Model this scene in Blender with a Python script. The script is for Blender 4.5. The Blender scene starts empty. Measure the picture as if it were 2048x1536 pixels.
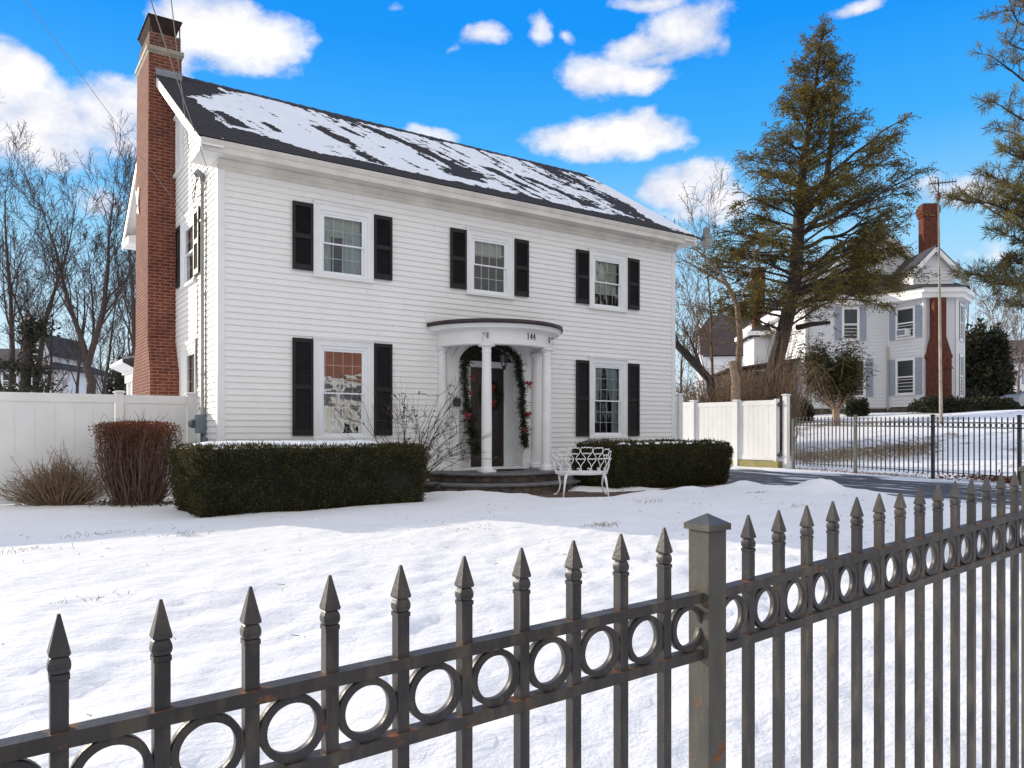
import bpy, math, random
import numpy as np
from mathutils import Matrix, Vector

sc = bpy.context.scene
col = sc.collection
R = math.radians
# ---------------------------------------------------------------- camera model (house frame: X along the facade, Y to the back)
F, HZ, CX = 1544.0, 861.0, 1024.0
CAM = (-3.25, -13.37, 1.22)
fx, fy = .5659, .8245

def at(u, v, D):
    a = (u-CX)/F; b = (HZ-v)/F
    return (CAM[0]+D*(fx+a*fy), CAM[1]+D*(fy-a*fx), CAM[2]+D*b)

# ---------------------------------------------------------------- mesh builder
class MB:
    def __init__(s):
        s.v = []; s.f = []; s.n = 0
    def raw(s, V, Fc):
        V = np.asarray(V, float).reshape(-1, 3)
        o = s.n
        s.v.append(V); s.n += len(V)
        for q in Fc: s.f.append(tuple(int(i)+o for i in q))
        return s
    def rawq(s, V, k):                    # V: (m,k,3) separate polygons
        V = np.asarray(V, float); m = V.shape[0]
        idx = np.arange(m*k).reshape(m, k)+s.n
        s.v.append(V.reshape(-1, 3)); s.n += m*k
        s.f.extend(map(tuple, idx.tolist()))
        return s
    def box(s, x0, x1, y0, y1, z0, z1):
        return s.raw([(x0,y0,z0),(x1,y0,z0),(x1,y1,z0),(x0,y1,z0),(x0,y0,z1),(x1,y0,z1),(x1,y1,z1),(x0,y1,z1)],
                     [(0,3,2,1),(4,5,6,7),(0,1,5,4),(1,2,6,5),(2,3,7,6),(3,0,4,7)])
    def bar(s, p, q, w, h, up=(0,0,1)):   # box along p->q, w across, h along up
        p = Vector(p); q = Vector(q); d = (q-p).normalized(); u = Vector(up)
        sd = d.cross(u).normalized(); u = sd.cross(d).normalized()
        P = []
        for c in (p, q):
            for a, b in ((-1,-1),(1,-1),(1,1),(-1,1)):
                P.append(c+sd*(a*w/2)+u*(b*h/2))
        return s.raw([tuple(x) for x in P], [(0,3,2,1),(4,5,6,7),(0,1,5,4),(1,2,6,5),(2,3,7,6),(3,0,4,7)][:0] or
                     [(0,1,2,3),(7,6,5,4),(0,4,5,1),(1,5,6,2),(2,6,7,3),(3,7,4,0)])
    def prism(s, poly, axis, a, b):       # poly in the two other axes, extruded along axis a..b
        n = len(poly); V = []
        for t in (a, b):
            for (p, q) in poly:
                V.append({'x': (t,p,q), 'y': (p,t,q), 'z': (p,q,t)}[axis])
        Fc = [tuple(range(n-1,-1,-1)), tuple(range(n, 2*n))]
        for i in range(n):
            j = (i+1) % n; Fc.append((i, j, n+j, n+i))
        return s.raw(V, Fc)
    def tube(s, pts, rad, n=6, cap=True):
        pts = np.asarray(pts, float); m = len(pts)
        rad = np.broadcast_to(np.asarray(rad, float), (m,))
        T = np.gradient(pts, axis=0); T /= np.linalg.norm(T, axis=1)[:, None]+1e-12
        ref = np.array([0,0,1.]) if abs(T[0][2]) < .9 else np.array([1.,0,0])
        A = np.cross(T, ref); A /= np.linalg.norm(A, axis=1)[:, None]+1e-9
        B = np.cross(T, A)
        th = np.arange(n)*2*math.pi/n
        V = pts[:,None,:]+rad[:,None,None]*(np.cos(th)[None,:,None]*A[:,None,:]+np.sin(th)[None,:,None]*B[:,None,:])
        Fc = []
        for i in range(m-1):
            for j in range(n):
                k = (j+1) % n
                Fc.append((i*n+j, i*n+k, (i+1)*n+k, (i+1)*n+j))
        if cap:
            Fc.append(tuple(range(n))); Fc.append(tuple(range(m*n-1, (m-1)*n-1, -1)))
        return s.raw(V.reshape(-1,3), Fc)
    def lathe(s, prof, c, n=24, a0=0., a1=2*math.pi):    # prof [(r,z)], around vertical axis at c (x,y,z0)
        full = abs(a1-a0-2*math.pi) < 1e-6
        th = a0+(a1-a0)*np.arange(n if full else n+1)/n
        k = len(th); V = []
        for r, z in prof:
            for t in th: V.append((c[0]+r*math.cos(t), c[1]+r*math.sin(t), c[2]+z))
        Fc = []
        for i in range(len(prof)-1):
            for j in range(n):
                q = (j+1) % k
                Fc.append((i*k+j, i*k+q, (i+1)*k+q, (i+1)*k+j))
        return s.raw(V, Fc)
    def grid(s, Xs, Ys, Z, keep=None):    # Z[j,i]
        nx, ny = len(Xs), len(Ys)
        XX, YY = np.meshgrid(Xs, Ys)
        V = np.stack([XX, YY, Z], -1).reshape(-1,3)
        i = np.arange(nx-1); j = np.arange(ny-1)
        I, J = np.meshgrid(i, j)
        a = (J*nx+I); q = np.stack([a, a+1, a+nx+1, a+nx], -1).reshape(-1,4)
        if keep is not None:
            q = q[keep.reshape(-1)]
            used = np.unique(q); mp = np.zeros(len(V), int); mp[used] = np.arange(len(used))
            V = V[used]; q = mp[q]
        return s.raw(V, q.tolist())
    def build(s, name, mat, parent=None, smooth=False, uv=False, loc=None, keep_world=True):
        me = bpy.data.meshes.new(name)
        V = np.concatenate(s.v) if s.v else np.zeros((0,3))
        me.from_pydata(V.tolist(), [], s.f)
        if uv: boxuv(me)
        if smooth:
            me.polygons.foreach_set('use_smooth', [True]*len(me.polygons))
        me.materials.append(mat)
        o = bpy.data.objects.new(name, me); col.objects.link(o)
        if loc is not None: o.location = loc
        if parent is not None:
            o.parent = parent
            if keep_world: o.matrix_parent_inverse = wmat(parent).inverted()
        return o

def wmat(o):
    m = Matrix.Translation(o.location) @ o.rotation_euler.to_matrix().to_4x4()
    if o.parent is not None:
        m = wmat(o.parent) @ o.matrix_parent_inverse @ m
    return m

def boxuv(me):
    n = len(me.loops)
    co = np.empty(len(me.vertices)*3); me.vertices.foreach_get('co', co); co = co.reshape(-1,3)
    li = np.empty(n, int); me.loops.foreach_get('vertex_index', li)
    uv = np.zeros((n,2))
    for p in me.polygons:
        nx, ny, nz = (abs(c) for c in p.normal)
        sl = slice(p.loop_start, p.loop_start+p.loop_total)
        c = co[li[sl]]
        if nz > nx and nz > ny: uv[sl] = c[:,[0,1]]
        elif nx > ny: uv[sl] = c[:,[1,2]]
        else: uv[sl] = c[:,[0,2]]
    l = me.uv_layers.new(name='uv'); l.data.foreach_set('uv', uv.reshape(-1))

def tag(o, label=None, cat=None, group=None, kind=None):
    if label: o['label'] = label
    if cat: o['category'] = cat
    if group: o['group'] = group
    if kind: o['kind'] = kind
    return o
def thing(name, label, cat, loc=(0,0,0), rz=0., group=None):
    o = bpy.data.objects.new(name, None); col.objects.link(o)
    o.location = loc; o.rotation_euler = (0,0,rz); o.empty_display_size = .1
    return tag(o, label, cat, group)
def copy_tree(o, parent=None):
    c = o.copy(); col.objects.link(c)
    if parent is not None: c.parent = parent
    for ch in list(o.children): copy_tree(ch, c)
    return c

# ---------------------------------------------------------------- noise in numpy
def vn(x, y, seed=0):
    r = np.random.RandomState(seed); T = r.rand(257, 257)
    x = np.asarray(x, float); y = np.asarray(y, float)
    xi = np.floor(x).astype(int); yi = np.floor(y).astype(int)
    a = x-xi; b = y-yi; a = a*a*(3-2*a); b = b*b*(3-2*b)
    xi %= 256; yi %= 256
    return (T[xi,yi]*(1-a)*(1-b)+T[xi+1,yi]*a*(1-b)+T[xi,yi+1]*(1-a)*b+T[xi+1,yi+1]*a*b)
def fbm(x, y, seed=0, o=4, g=.5):
    s = 0; w = 1; t = 0
    for k in range(o):
        s = s+w*vn(x*2**k+k*17.3, y*2**k+k*5.1, seed+k); t += w; w *= g
    return s/t
def sst(a, b, x):
    t = np.clip((np.asarray(x, float)-a)/(b-a), 0, 1); return t*t*(3-2*t)

# ---------------------------------------------------------------- materials
def newmat(name):
    m = bpy.data.materials.new(name); m.use_nodes = True
    nt = m.node_tree; b = nt.nodes['Principled BSDF']
    return m, nt, b
class N:
    def __init__(s, nt): s.nt = nt
    def n(s, t, **k):
        x = s.nt.nodes.new(t)
        for a, v in k.items(): setattr(x, a, v)
        return x
    def l(s, a, b): s.nt.links.new(a, b)
    def coord(s, kind='Object'):
        return s.n('ShaderNodeTexCoord').outputs[kind]
    def geo(s): return s.n('ShaderNodeNewGeometry').outputs['Position']
    def mapping(s, v, scale=(1,1,1), loc=(0,0,0), rot=(0,0,0)):
        m = s.n('ShaderNodeMapping'); s.l(v, m.inputs[0])
        m.inputs['Scale'].default_value = scale; m.inputs['Location'].default_value = loc; m.inputs['Rotation'].default_value = rot
        return m.outputs[0]
    def noise(s, v, scale=5, detail=4, rough=.55, dist=0):
        t = s.n('ShaderNodeTexNoise'); s.l(v, t.inputs['Vector'])
        t.inputs['Scale'].default_value = scale; t.inputs['Detail'].default_value = detail
        t.inputs['Roughness'].default_value = rough; t.inputs['Distortion'].default_value = dist
        return t.outputs['Fac']
    def ramp(s, f, stops):
        r = s.n('ShaderNodeValToRGB'); s.l(f, r.inputs[0])
        e = r.color_ramp.elements
        while len(e) < len(stops): e.new(.5)
        for x, (p, c) in zip(e, stops):
            x.position = p; x.color = (*c, 1) if len(c) == 3 else c
        return r.outputs[0]
    def mix(s, f, a, b, mode='MIX'):
        m = s.n('ShaderNodeMix', data_type='RGBA', blend_type=mode)
        for i, x in ((0, f), (6, a), (7, b)):
            if hasattr(x, 'links'): s.l(x, m.inputs[i])
            elif i == 0: m.inputs[0].default_value = x
            else: m.inputs[i].default_value = (*x, 1)
        return m.outputs[2]
    def math(s, op, a, b=None, c=None):
        m = s.n('ShaderNodeMath', operation=op)
        for i, x in enumerate((a, b, c)):
            if x is None: continue
            if hasattr(x, 'links'): s.l(x, m.inputs[i])
            else: m.inputs[i].default_value = x
        return m.outputs[0]
    def bump(s, h, strength=.3, dist=.02):
        b = s.n('ShaderNodeBump'); s.l(h, b.inputs['Height'])
        b.inputs['Strength'].default_value = strength; b.inputs['Distance'].default_value = dist
        return b.outputs[0]
    def xyz(s, v):
        x = s.n('ShaderNodeSeparateXYZ'); s.l(v, x.inputs[0]); return x.outputs

def simple(name, c, rough=.6, var=.12, scale=6., bump=0., bscale=40., metal=0., spec=.5, dist=.01):
    m, nt, b = newmat(name); n = N(nt)
    p = n.geo()
    f = n.noise(p, scale, 5)
    lo = tuple(x*(1-var) for x in c); hi = tuple(min(1, x*(1+var)) for x in c)
    n.l(n.ramp(f, [(.3, lo), (.7, hi)]), b.inputs['Base Color'])
    b.inputs['Roughness'].default_value = rough; b.inputs['Metallic'].default_value = metal
    b.inputs['Specular IOR Level'].default_value = spec
    if bump: n.l(n.bump(n.noise(p, bscale, 4), bump, dist), b.inputs['Normal'])
    return m

M = {}
def mk_materials():
    M['trim'] = simple('white_trim_paint', (.78,.775,.76), .5, .05, 3, spec=.3)
    M['trim_aged'] = simple('aged_trim_paint', (.66,.625,.565), .7, .14, 2.2, spec=.2)
    M['vinyl'] = simple('white_vinyl', (.79,.78,.755), .4, .06, 1.6)
    M['sash'] = simple('sash_white', (.80,.815,.83), .4, .03, 4)
    M['shutter'] = simple('shutter_dark_paint', (.012,.010,.011), .5, .3, 8, spec=.3)
    M['shutter_sunlit'] = simple('shutter_sunlit_paint', (.30,.29,.25), .5, .2, 8)  # paler copy of the shutter paint, sunlight put into its colour; unused
    M['iron'] = None
    M['stone'] = simple('bluestone', (.13,.125,.12), .75, .3, 5, .4, 30)
    M['black'] = simple('black_metal', (.012,.012,.014), .45, .2, 10)
    M['grey'] = simple('grey_metal', (.17,.20,.24), .5, .1, 6)
    M['conduit'] = simple('conduit_paint', (.36,.35,.30), .5, .15, 4)
    M['galv'] = simple('galvanised_metal', (.20,.205,.215), .5, .15, 8)
    M['lens'] = simple('lamp_diffuser', (.34,.32,.30), .35, .05, 8)
    M['lead'] = simple('lead_flashing', (.22,.23,.27), .6, .15, 7)
    M['cap'] = simple('chimney_hood_metal', (.045,.028,.024), .95, .3, 5, spec=.05)
    M['copper'] = simple('aged_copper', (.045,.03,.03), .45, .4, 6, metal=.3)
    M['concrete'] = simple('old_concrete', (.30,.26,.21), .8, .2, 6, .3, 25)
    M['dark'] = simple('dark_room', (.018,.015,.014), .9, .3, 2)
    M['curtain'] = simple('curtain_cloth', (.62,.64,.61), .9, .1, 5)
    M['blind'] = simple('roller_blind', (.70,.68,.56), .8, .08, 3)
    M['door'] = simple('door_dark_paint', (.022,.014,.012), .4, .3, 5)
    M['brass'] = simple('brass', (.5,.35,.12), .3, .1, 5, metal=.8)
    M['red'] = simple('red_ribbon', (.24,.014,.022), .6, .3, 14)
    M['bark'] = simple('grey_brown_bark', (.06,.043,.036), .9, .35, 9, .6, 30, dist=.03)
    M['barkd'] = simple('dark_bark', (.05,.038,.033), .9, .35, 9, .6, 25, dist=.03)
    M['barkl'] = simple('weathered_pale_wood', (.30,.21,.15), .9, .3, 9, .6, 25, dist=.03)
    M['barkr'] = simple('far_twig_bark', (.16,.115,.105), .9, .3, 3)
    M['vine'] = simple('dry_vine', (.19,.125,.075), .9, .4, 9)
    M['twig'] = simple('brown_twig', (.055,.034,.028), .9, .35, 12)
    M['twigr'] = simple('red_brown_twig', (.13,.075,.055), .9, .35, 12)
    M['rust'] = simple('rusted_steel', (.20,.085,.035), .85, .4, 30)
    M['pole'] = simple('pole_wood', (.26,.17,.10), .9, .2, 4)
    M['mast'] = simple('mast_weathered_metal', (.36,.32,.27), .55, .35, 3)
    M['roofd'] = simple('dark_shingle', (.035,.032,.036), .85, .3, 4, .4, 20)
    M['roofb'] = simple('brown_shingle', (.075,.055,.055), .85, .25, 3, .4, 15)
    M['shed'] = simple('brown_boards', (.06,.035,.028), .85, .3, 4)
    M['bricksm'] = simple('far_red_brick', (.115,.042,.030), .9, .3, 6, spec=.1)
    M['benchp'] = simple('white_cast_iron', (.80,.79,.77), .45, .06, 12)
    M['plaster'] = simple('white_wall', (.75,.75,.74), .8, .06, 2)
    M['mat'] = simple('rubber_doormat', (.012,.012,.016), .9, .3, 20)
    M['yellow'] = simple('yellow_sign', (.65,.38,.02), .5, .1, 5)
    M['insul'] = simple('wire_black', (.02,.02,.02), .6, .2, 5)
    M['wire'] = simple('wire_grey', (.22,.20,.19), .5, .2, 5)
    M['roofr'] = simple('orange_brown_roof', (.36,.14,.08), .85, .25, 3, .3, 10)
    M['tyre'] = simple('tyre_rubber', (.02,.02,.022), .8, .2, 10)
    M['carp'] = simple('silver_car_paint', (.45,.47,.47), .25, .04, 3, metal=.4)
    M['carg'] = simple('car_glass', (.02,.025,.03), .22, .1, 3)
    M['rim'] = simple('alloy_rim', (.5,.5,.52), .3, .05, 3, metal=.7)
    # siding: white paint with faint streaks of grime
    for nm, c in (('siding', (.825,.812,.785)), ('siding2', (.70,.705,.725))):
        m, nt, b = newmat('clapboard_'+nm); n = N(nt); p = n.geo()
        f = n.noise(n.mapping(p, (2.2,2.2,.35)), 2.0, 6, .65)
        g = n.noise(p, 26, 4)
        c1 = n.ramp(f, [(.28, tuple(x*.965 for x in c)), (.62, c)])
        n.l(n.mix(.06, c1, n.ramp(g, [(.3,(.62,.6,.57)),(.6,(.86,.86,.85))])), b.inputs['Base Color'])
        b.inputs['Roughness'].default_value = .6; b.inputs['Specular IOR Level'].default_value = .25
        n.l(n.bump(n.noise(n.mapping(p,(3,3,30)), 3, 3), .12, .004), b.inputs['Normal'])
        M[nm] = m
    # brick
    def brick(nm, c1, c2, mo, stain=.5):
        m, nt, b = newmat(nm); n = N(nt)
        uv = n.coord('UV')
        wob = n.noise(n.geo(), 9, 3)
        t = n.n('ShaderNodeTexBrick'); n.l(uv, t.inputs['Vector'])
        t.inputs['Scale'].default_value = 1; t.inputs['Brick Width'].default_value = .205; t.inputs['Row Height'].default_value = .0665
        t.inputs['Mortar Size'].default_value = .0062; t.inputs['Mortar Smooth'].default_value = .15; t.inputs['Bias'].default_value = -.2
        t.inputs['Color1'].default_value = (*c1,1); t.inputs['Color2'].default_value = (*c2,1); t.inputs['Mortar'].default_value = (*mo,1)
        big = n.noise(n.geo(), 2.3, 5, .65)
        c = n.mix(n.ramp(big, [(.40,(0,0,0)),(.72,(stain,)*3)]), t.outputs['Color'], (.075,.03,.025))
        c = n.mix(n.ramp(wob, [(.45,(0,0,0)),(.8,(.35,)*3)]), c, (.36,.16,.11))
        n.l(c, b.inputs['Base Color']); b.inputs['Roughness'].default_value = .9; b.inputs['Specular IOR Level'].default_value = .12
        h = n.math('SUBTRACT', n.math('MULTIPLY', wob, .35), t.outputs['Fac'])
        n.l(n.bump(h, .6, .008), b.inputs['Normal'])
        return m
    M['brick'] = brick('red_brick', (.170,.046,.028), (.105,.030,.021), (.33,.215,.16))
    M['brick_old'] = brick('sooty_brick', (.13,.055,.036), (.085,.038,.03), (.26,.21,.17), .6)
    # shingles with course lines
    m, nt, b = newmat('asphalt_shingle'); n = N(nt); uv = n.coord('UV')
    t = n.n('ShaderNodeTexBrick'); n.l(uv, t.inputs['Vector'])
    t.inputs['Scale'].default_value = 1; t.inputs['Brick Width'].default_value = .31; t.inputs['Row Height'].default_value = .128
    t.inputs['Mortar Size'].default_value = .008; t.inputs['Mortar Smooth'].default_value = .3
    t.inputs['Color1'].default_value = (.040,.032,.031,1); t.inputs['Color2'].default_value = (.027,.022,.022,1); t.inputs['Mortar'].default_value = (.008,.007,.008,1)
    c = n.mix(n.ramp(n.noise(n.geo(), 60, 3), [(.4,(0,0,0)),(.75,(.5,.5,.5))]), t.outputs['Color'], (.07,.058,.054))
    n.l(c, b.inputs['Base Color']); b.inputs['Roughness'].default_value = .9
    n.l(n.bump(n.math('MULTIPLY', t.outputs['Fac'], -1), .7, .012), b.inputs['Normal'])
    M['shingle'] = m
    # snow
    def snow(nm, c, bs, dirt=0.):
        m, nt, b = newmat(nm); n = N(nt); p = n.geo()
        a = n.noise(n.mapping(p, (1,1.9,1), rot=(0,0,R(25))), 5.5, 6, .62)
        g = n.noise(p, 55, 3, .6)
        a2 = n.noise(n.mapping(p, (1,1.5,1), rot=(0,0,R(30))), 15, 4, .55)
        h = n.math('ADD', n.math('MULTIPLY', a, 1.0), n.math('ADD', n.math('MULTIPLY', g, .10), n.math('MULTIPLY', a2, .30)))
        n.l(n.bump(h, bs, .05), b.inputs['Normal'])
        cc = n.ramp(n.noise(p, 1.1, 5), [(.3, tuple(x*.95 for x in c)), (.7, c)])
        if dirt:
            d = n.noise(p, 38, 2, .5)
            e = n.noise(p, 1.7, 4)
            f = n.math('MULTIPLY', n.ramp(d, [(.70,(0,0,0)),(.76,(1,1,1))]), n.ramp(e, [(.46,(0,0,0)),(.62,(dirt,)*3)]))
            cc = n.mix(f, cc, (.16,.12,.08))
        n.l(cc, b.inputs['Base Color']); b.inputs['Roughness'].default_value = .65
        b.inputs['Specular IOR Level'].default_value = .3
        return m
    M['snow'] = snow('lawn_snow', (.88,.866,.842), .45, .6)
    M['snow2'] = snow('thin_snow', (.84,.86,.89), .25, 0)
    # ground: snow over dead grass
    m, nt, b = newmat('snowy_ground'); n = N(nt); p = n.geo()
    f = n.noise(p, .55, 8, .68)
    g = n.noise(p, 7, 5, .6)
    fm = n.math('ADD', n.math('MULTIPLY', f, .75), n.math('MULTIPLY', g, .25))
    k = n.ramp(fm, [(.53,(0,0,0)),(.62,(.8,.8,.8))])
    gr = n.ramp(n.noise(p, 18, 4), [(.3,(.07,.045,.02)),(.7,(.16,.11,.05))])
    n.l(n.mix(k, (.85,.86,.88), gr), b.inputs['Base Color']); b.inputs['Roughness'].default_value = .75
    n.l(n.bump(n.noise(p, 3.5, 6, .65), .35, .08), b.inputs['Normal'])
    M['ground'] = m
    # driveway: asphalt with packed snow left in streaks
    m, nt, b = newmat('driveway_asphalt'); n = N(nt); p = n.geo(); xx = n.xyz(p)
    f = n.noise(n.mapping(p, (1.5,.28,1), rot=(0,0,R(4))), 1.5, 7, .66)
    side = n.math('SMOOTH_MIN', n.math('ABSOLUTE', n.math('SUBTRACT', xx[0], 12.35)), 3., .2)
    edge = n.math('MULTIPLY', n.math('MAXIMUM', n.math('SUBTRACT', side, 1.55), 0.), .20)
    back = n.math('MULTIPLY', n.math('MAXIMUM', n.math('ADD', xx[1], -.3), 0.), .12)
    ff = n.math('ADD', f, n.math('ADD', edge, n.math('MINIMUM', back, .22)))
    k = n.ramp(ff, [(.545,(0,0,0)),(.61,(1,1,1))])
    asp = n.ramp(n.noise(p, 40, 4), [(.3,(.05,.05,.053)),(.7,(.085,.085,.09))])
    n.l(n.mix(k, asp, (.80,.82,.85)), b.inputs['Base Color']); b.inputs['Roughness'].default_value = .8
    n.l(n.bump(n.math('ADD', k, n.math('MULTIPLY', n.noise(p, 60, 3), .15)), .4, .02), b.inputs['Normal'])
    M['drive'] = m
    # brick path, wet and leafy
    m, nt, b = newmat('brick_path'); n = N(nt); p = n.geo()
    t = n.n('ShaderNodeTexBrick'); n.l(n.mapping(p, rot=(0,0,R(0))), t.inputs['Vector'])
    t.inputs['Scale'].default_value = 1; t.inputs['Brick Width'].default_value = .2; t.inputs['Row Height'].default_value = .1
    t.inputs['Mortar Size'].default_value = .006
    t.inputs['Color1'].default_value = (.13,.062,.042,1); t.inputs['Color2'].default_value = (.085,.045,.035,1); t.inputs['Mortar'].default_value = (.05,.038,.03,1)
    c = n.mix(n.ramp(n.noise(p, 6, 6, .7), [(.4,(0,0,0)),(.65,(.8,.8,.8))]), t.outputs['Color'], (.12,.085,.055))
    c = n.mix(n.ramp(n.noise(p, 16, 3, .6), [(.66,(0,0,0)),(.70,(1,1,1))]), c, (.78,.8,.82))
    n.l(c, b.inputs['Base Color']); b.inputs['Roughness'].default_value = .8
    n.l(n.bump(n.noise(p, 25, 4), .4, .02), b.inputs['Normal'])
    M['path'] = m
    # field stone risers
    m, nt, b = newmat('fieldstone'); n = N(nt); p = n.geo()
    v = n.n('ShaderNodeTexVoronoi', feature='F1'); n.l(n.mapping(p, (4.5,4.5,8)), v.inputs['Vector']); v.inputs['Scale'].default_value = 1
    ve = n.n('ShaderNodeTexVoronoi', feature='DISTANCE_TO_EDGE'); n.l(n.mapping(p, (4.5,4.5,8)), ve.inputs['Vector']); ve.inputs['Scale'].default_value = 1
    c = n.ramp(n.xyz(v.outputs['Color'])[0], [(0,(.05,.045,.042)),(.4,(.12,.085,.06)),(.7,(.16,.13,.10)),(1,(.09,.075,.07))])
    c = n.mix(n.ramp(ve.outputs['Distance'], [(.02,(1,1,1)),(.07,(0,0,0))]), c, (.04,.035,.03))
    n.l(c, b.inputs['Base Color']); b.inputs['Roughness'].default_value = .85
    n.l(n.bump(ve.outputs['Distance'], .6, .02), b.inputs['Normal'])
    M['fieldstone'] = m
    # mossy kerb
    m, nt, b = newmat('mossy_concrete'); n = N(nt); p = n.geo()
    n.l(n.ramp(n.noise(p, 4, 6, .7), [(.3,(.36,.28,.17)),(.5,(.30,.26,.10)),(.7,(.20,.20,.05))]), b.inputs['Base Color']); b.inputs['Roughness'].default_value = .9
    M['moss'] = m
    # iron paint with rust
    def iron(nm, c, amt, weld=None):
        m, nt, b = newmat(nm); n = N(nt); p = n.geo()
        f = n.noise(p, 16, 7, .7); g = n.noise(n.mapping(p, (1,1,.25)), 30, 4, .6)
        base = n.ramp(n.noise(p, 7, 5), [(.3, tuple(x*.72 for x in c)), (.7, tuple(x*1.25 for x in c))])
        base = n.mix(n.ramp(g, [(.48,(0,0,0)),(.72,(.55,)*3)]), base, (.15,.125,.085))
        ff = n.math('ADD', f, amt)
        if weld:                         # rust starts at the welded joints, one every picket
            q = n.math('MULTIPLY', n.math('ABSOLUTE', n.math('SUBTRACT', n.math('FRACT', n.math('ADD', n.math('DIVIDE', n.math('SUBTRACT', n.xyz(p)[0], weld[0]), weld[1]), .5)), .5)), weld[1])
            ff = n.math('ADD', ff, n.math('MULTIPLY', n.math('MULTIPLY', n.math('MAXIMUM', n.math('SUBTRACT', .030, q), 0), 9.), n.math('MULTIPLY_ADD', n.math('MAXIMUM', n.xyz(n.n('ShaderNodeNewGeometry').outputs['True Normal'])[2], 0.), .85, .15)))
        k = n.ramp(ff, [(.63,(0,0,0)),(.70,(1,1,1))])
        r = n.ramp(n.noise(p, 90, 4), [(.3,(.09,.032,.014)),(.7,(.24,.10,.045))])
        n.l(n.mix(k, base, r), b.inputs['Base Color'])
        n.l(n.math('ADD', n.math('MULTIPLY', k, .35), .42), b.inputs['Roughness'])
        n.l(n.bump(n.math('ADD', n.noise(p, 160, 3), n.math('MULTIPLY', k, .5)), .25, .003), b.inputs['Normal'])
        b.inputs['Specular IOR Level'].default_value = .38
        return m
    M['iron'] = iron('grey_iron_paint', (.040,.037,.039), -.03)
    M['iron_rail'] = iron('rusting_iron_rail', (.043,.039,.038), .015, (-3.176,.1103))
    M['iron_rail2'] = iron('rusting_iron_rail_right', (.043,.039,.038), .02, (-1.927,.1105))
    M['iron_post'] = iron('weathered_iron_post', (.080,.078,.066), .04)
    M['iron2'] = iron('dark_iron_paint', (.022,.021,.032), -.06)
    M['iron2l'] = iron('grey_green_iron_paint', (.12,.125,.11), -.03)
    # foliage
    def leaf(nm, a, b_, c, sc_=3., tr=.25, rough=.6):
        m, nt, b = newmat(nm); n = N(nt); p = n.geo()
        f = n.noise(p, sc_, 3); g = n.noise(p, sc_*9, 2)
        h = n.math('ADD', n.math('MULTIPLY', f, .55), n.math('MULTIPLY', g, .45))
        n.l(n.ramp(h, [(.32, a), (.5, b_), (.68, c)]), b.inputs['Base Color'])
        b.inputs['Roughness'].default_value = rough; b.inputs['Specular IOR Level'].default_value = .25
        if tr:
            tn = n.n('ShaderNodeBsdfTranslucent'); n.l(n.ramp(h, [(.32, a), (.68, c)]), tn.inputs[0])
            mx = n.n('ShaderNodeMixShader'); mx.inputs[0].default_value = tr
            n.l(b.outputs[0], mx.inputs[1]); n.l(tn.outputs[0], mx.inputs[2])
            n.l(mx.outputs[0], nt.nodes['Material Output'].inputs[0])
        return m
    M['yew'] = leaf('yew_needles', (.022,.022,.008), (.046,.043,.014), (.13,.112,.032), 6)
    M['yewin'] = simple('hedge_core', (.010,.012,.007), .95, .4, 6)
    M['hemlock'] = leaf('hemlock_needles', (.065,.060,.016), (.15,.122,.032), (.27,.20,.055), .8, .4)
    M['bushy'] = leaf('dense_evergreen_needles', (.032,.036,.013), (.065,.06,.02), (.12,.10,.03), 1.2)
    M['pine'] = leaf('pine_needles', (.06,.058,.02), (.15,.13,.045), (.32,.25,.095), 2.5, .35)
    M['farever'] = leaf('far_evergreen', (.014,.017,.010), (.028,.030,.015), (.06,.055,.024), .9, 0)
    M['ivy'] = leaf('ivy_leaves', (.016,.018,.010), (.032,.034,.018), (.06,.055,.03), 3, .1)
    M['beech'] = leaf('copper_leaves', (.075,.022,.012), (.15,.045,.020), (.42,.15,.04), 4, .35)
    M['dryleaf'] = leaf('dry_leaves', (.05,.045,.02), (.10,.085,.04), (.16,.12,.05), 9, .2)
    M['garland'] = leaf('garland_needles', (.016,.024,.012), (.034,.045,.02), (.085,.085,.038), 12, 0)
    M['straw'] = simple('dry_stalk', (.25,.19,.11), .9, .4, 14)
    # glass
    m, nt, b = newmat('window_glass'); n = N(nt)
    nt.nodes.remove(b)
    gl = n.n('ShaderNodeBsdfGlossy'); gl.inputs['Roughness'].default_value = .005; gl.inputs['Color'].default_value = (.95,.97,1,1)
    tp = n.n('ShaderNodeBsdfTransparent'); tp.inputs[0].default_value = (.72,.78,.80,1)
    fr = n.n('ShaderNodeFresnel'); fr.inputs['IOR'].default_value = 1.52
    fac = n.math('MULTIPLY_ADD', fr.outputs[0], 1.25, .01)
    nz = n.noise(n.geo(), 2.6, 2)
    bp = n.bump(nz, .25, .03); n.l(bp, gl.inputs['Normal'])
    mx = n.n('ShaderNodeMixShader'); n.l(fac, mx.inputs[0]); n.l(tp.outputs[0], mx.inputs[1]); n.l(gl.outputs[0], mx.inputs[2])
    n.l(mx.outputs[0], nt.nodes['Material Output'].inputs[0])
    M['glass'] = m
    m2 = m.copy(); m2.name = 'wavy_window_glass'
    for x in m2.node_tree.nodes:
        if x.type == 'MATH' and x.operation == 'MULTIPLY_ADD': x.inputs[1].default_value = 4.5; x.inputs[2].default_value = .06
        if x.type == 'BUMP': x.inputs['Strength'].default_value = .10
    M['glass_w'] = m2
mk_materials()
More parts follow.
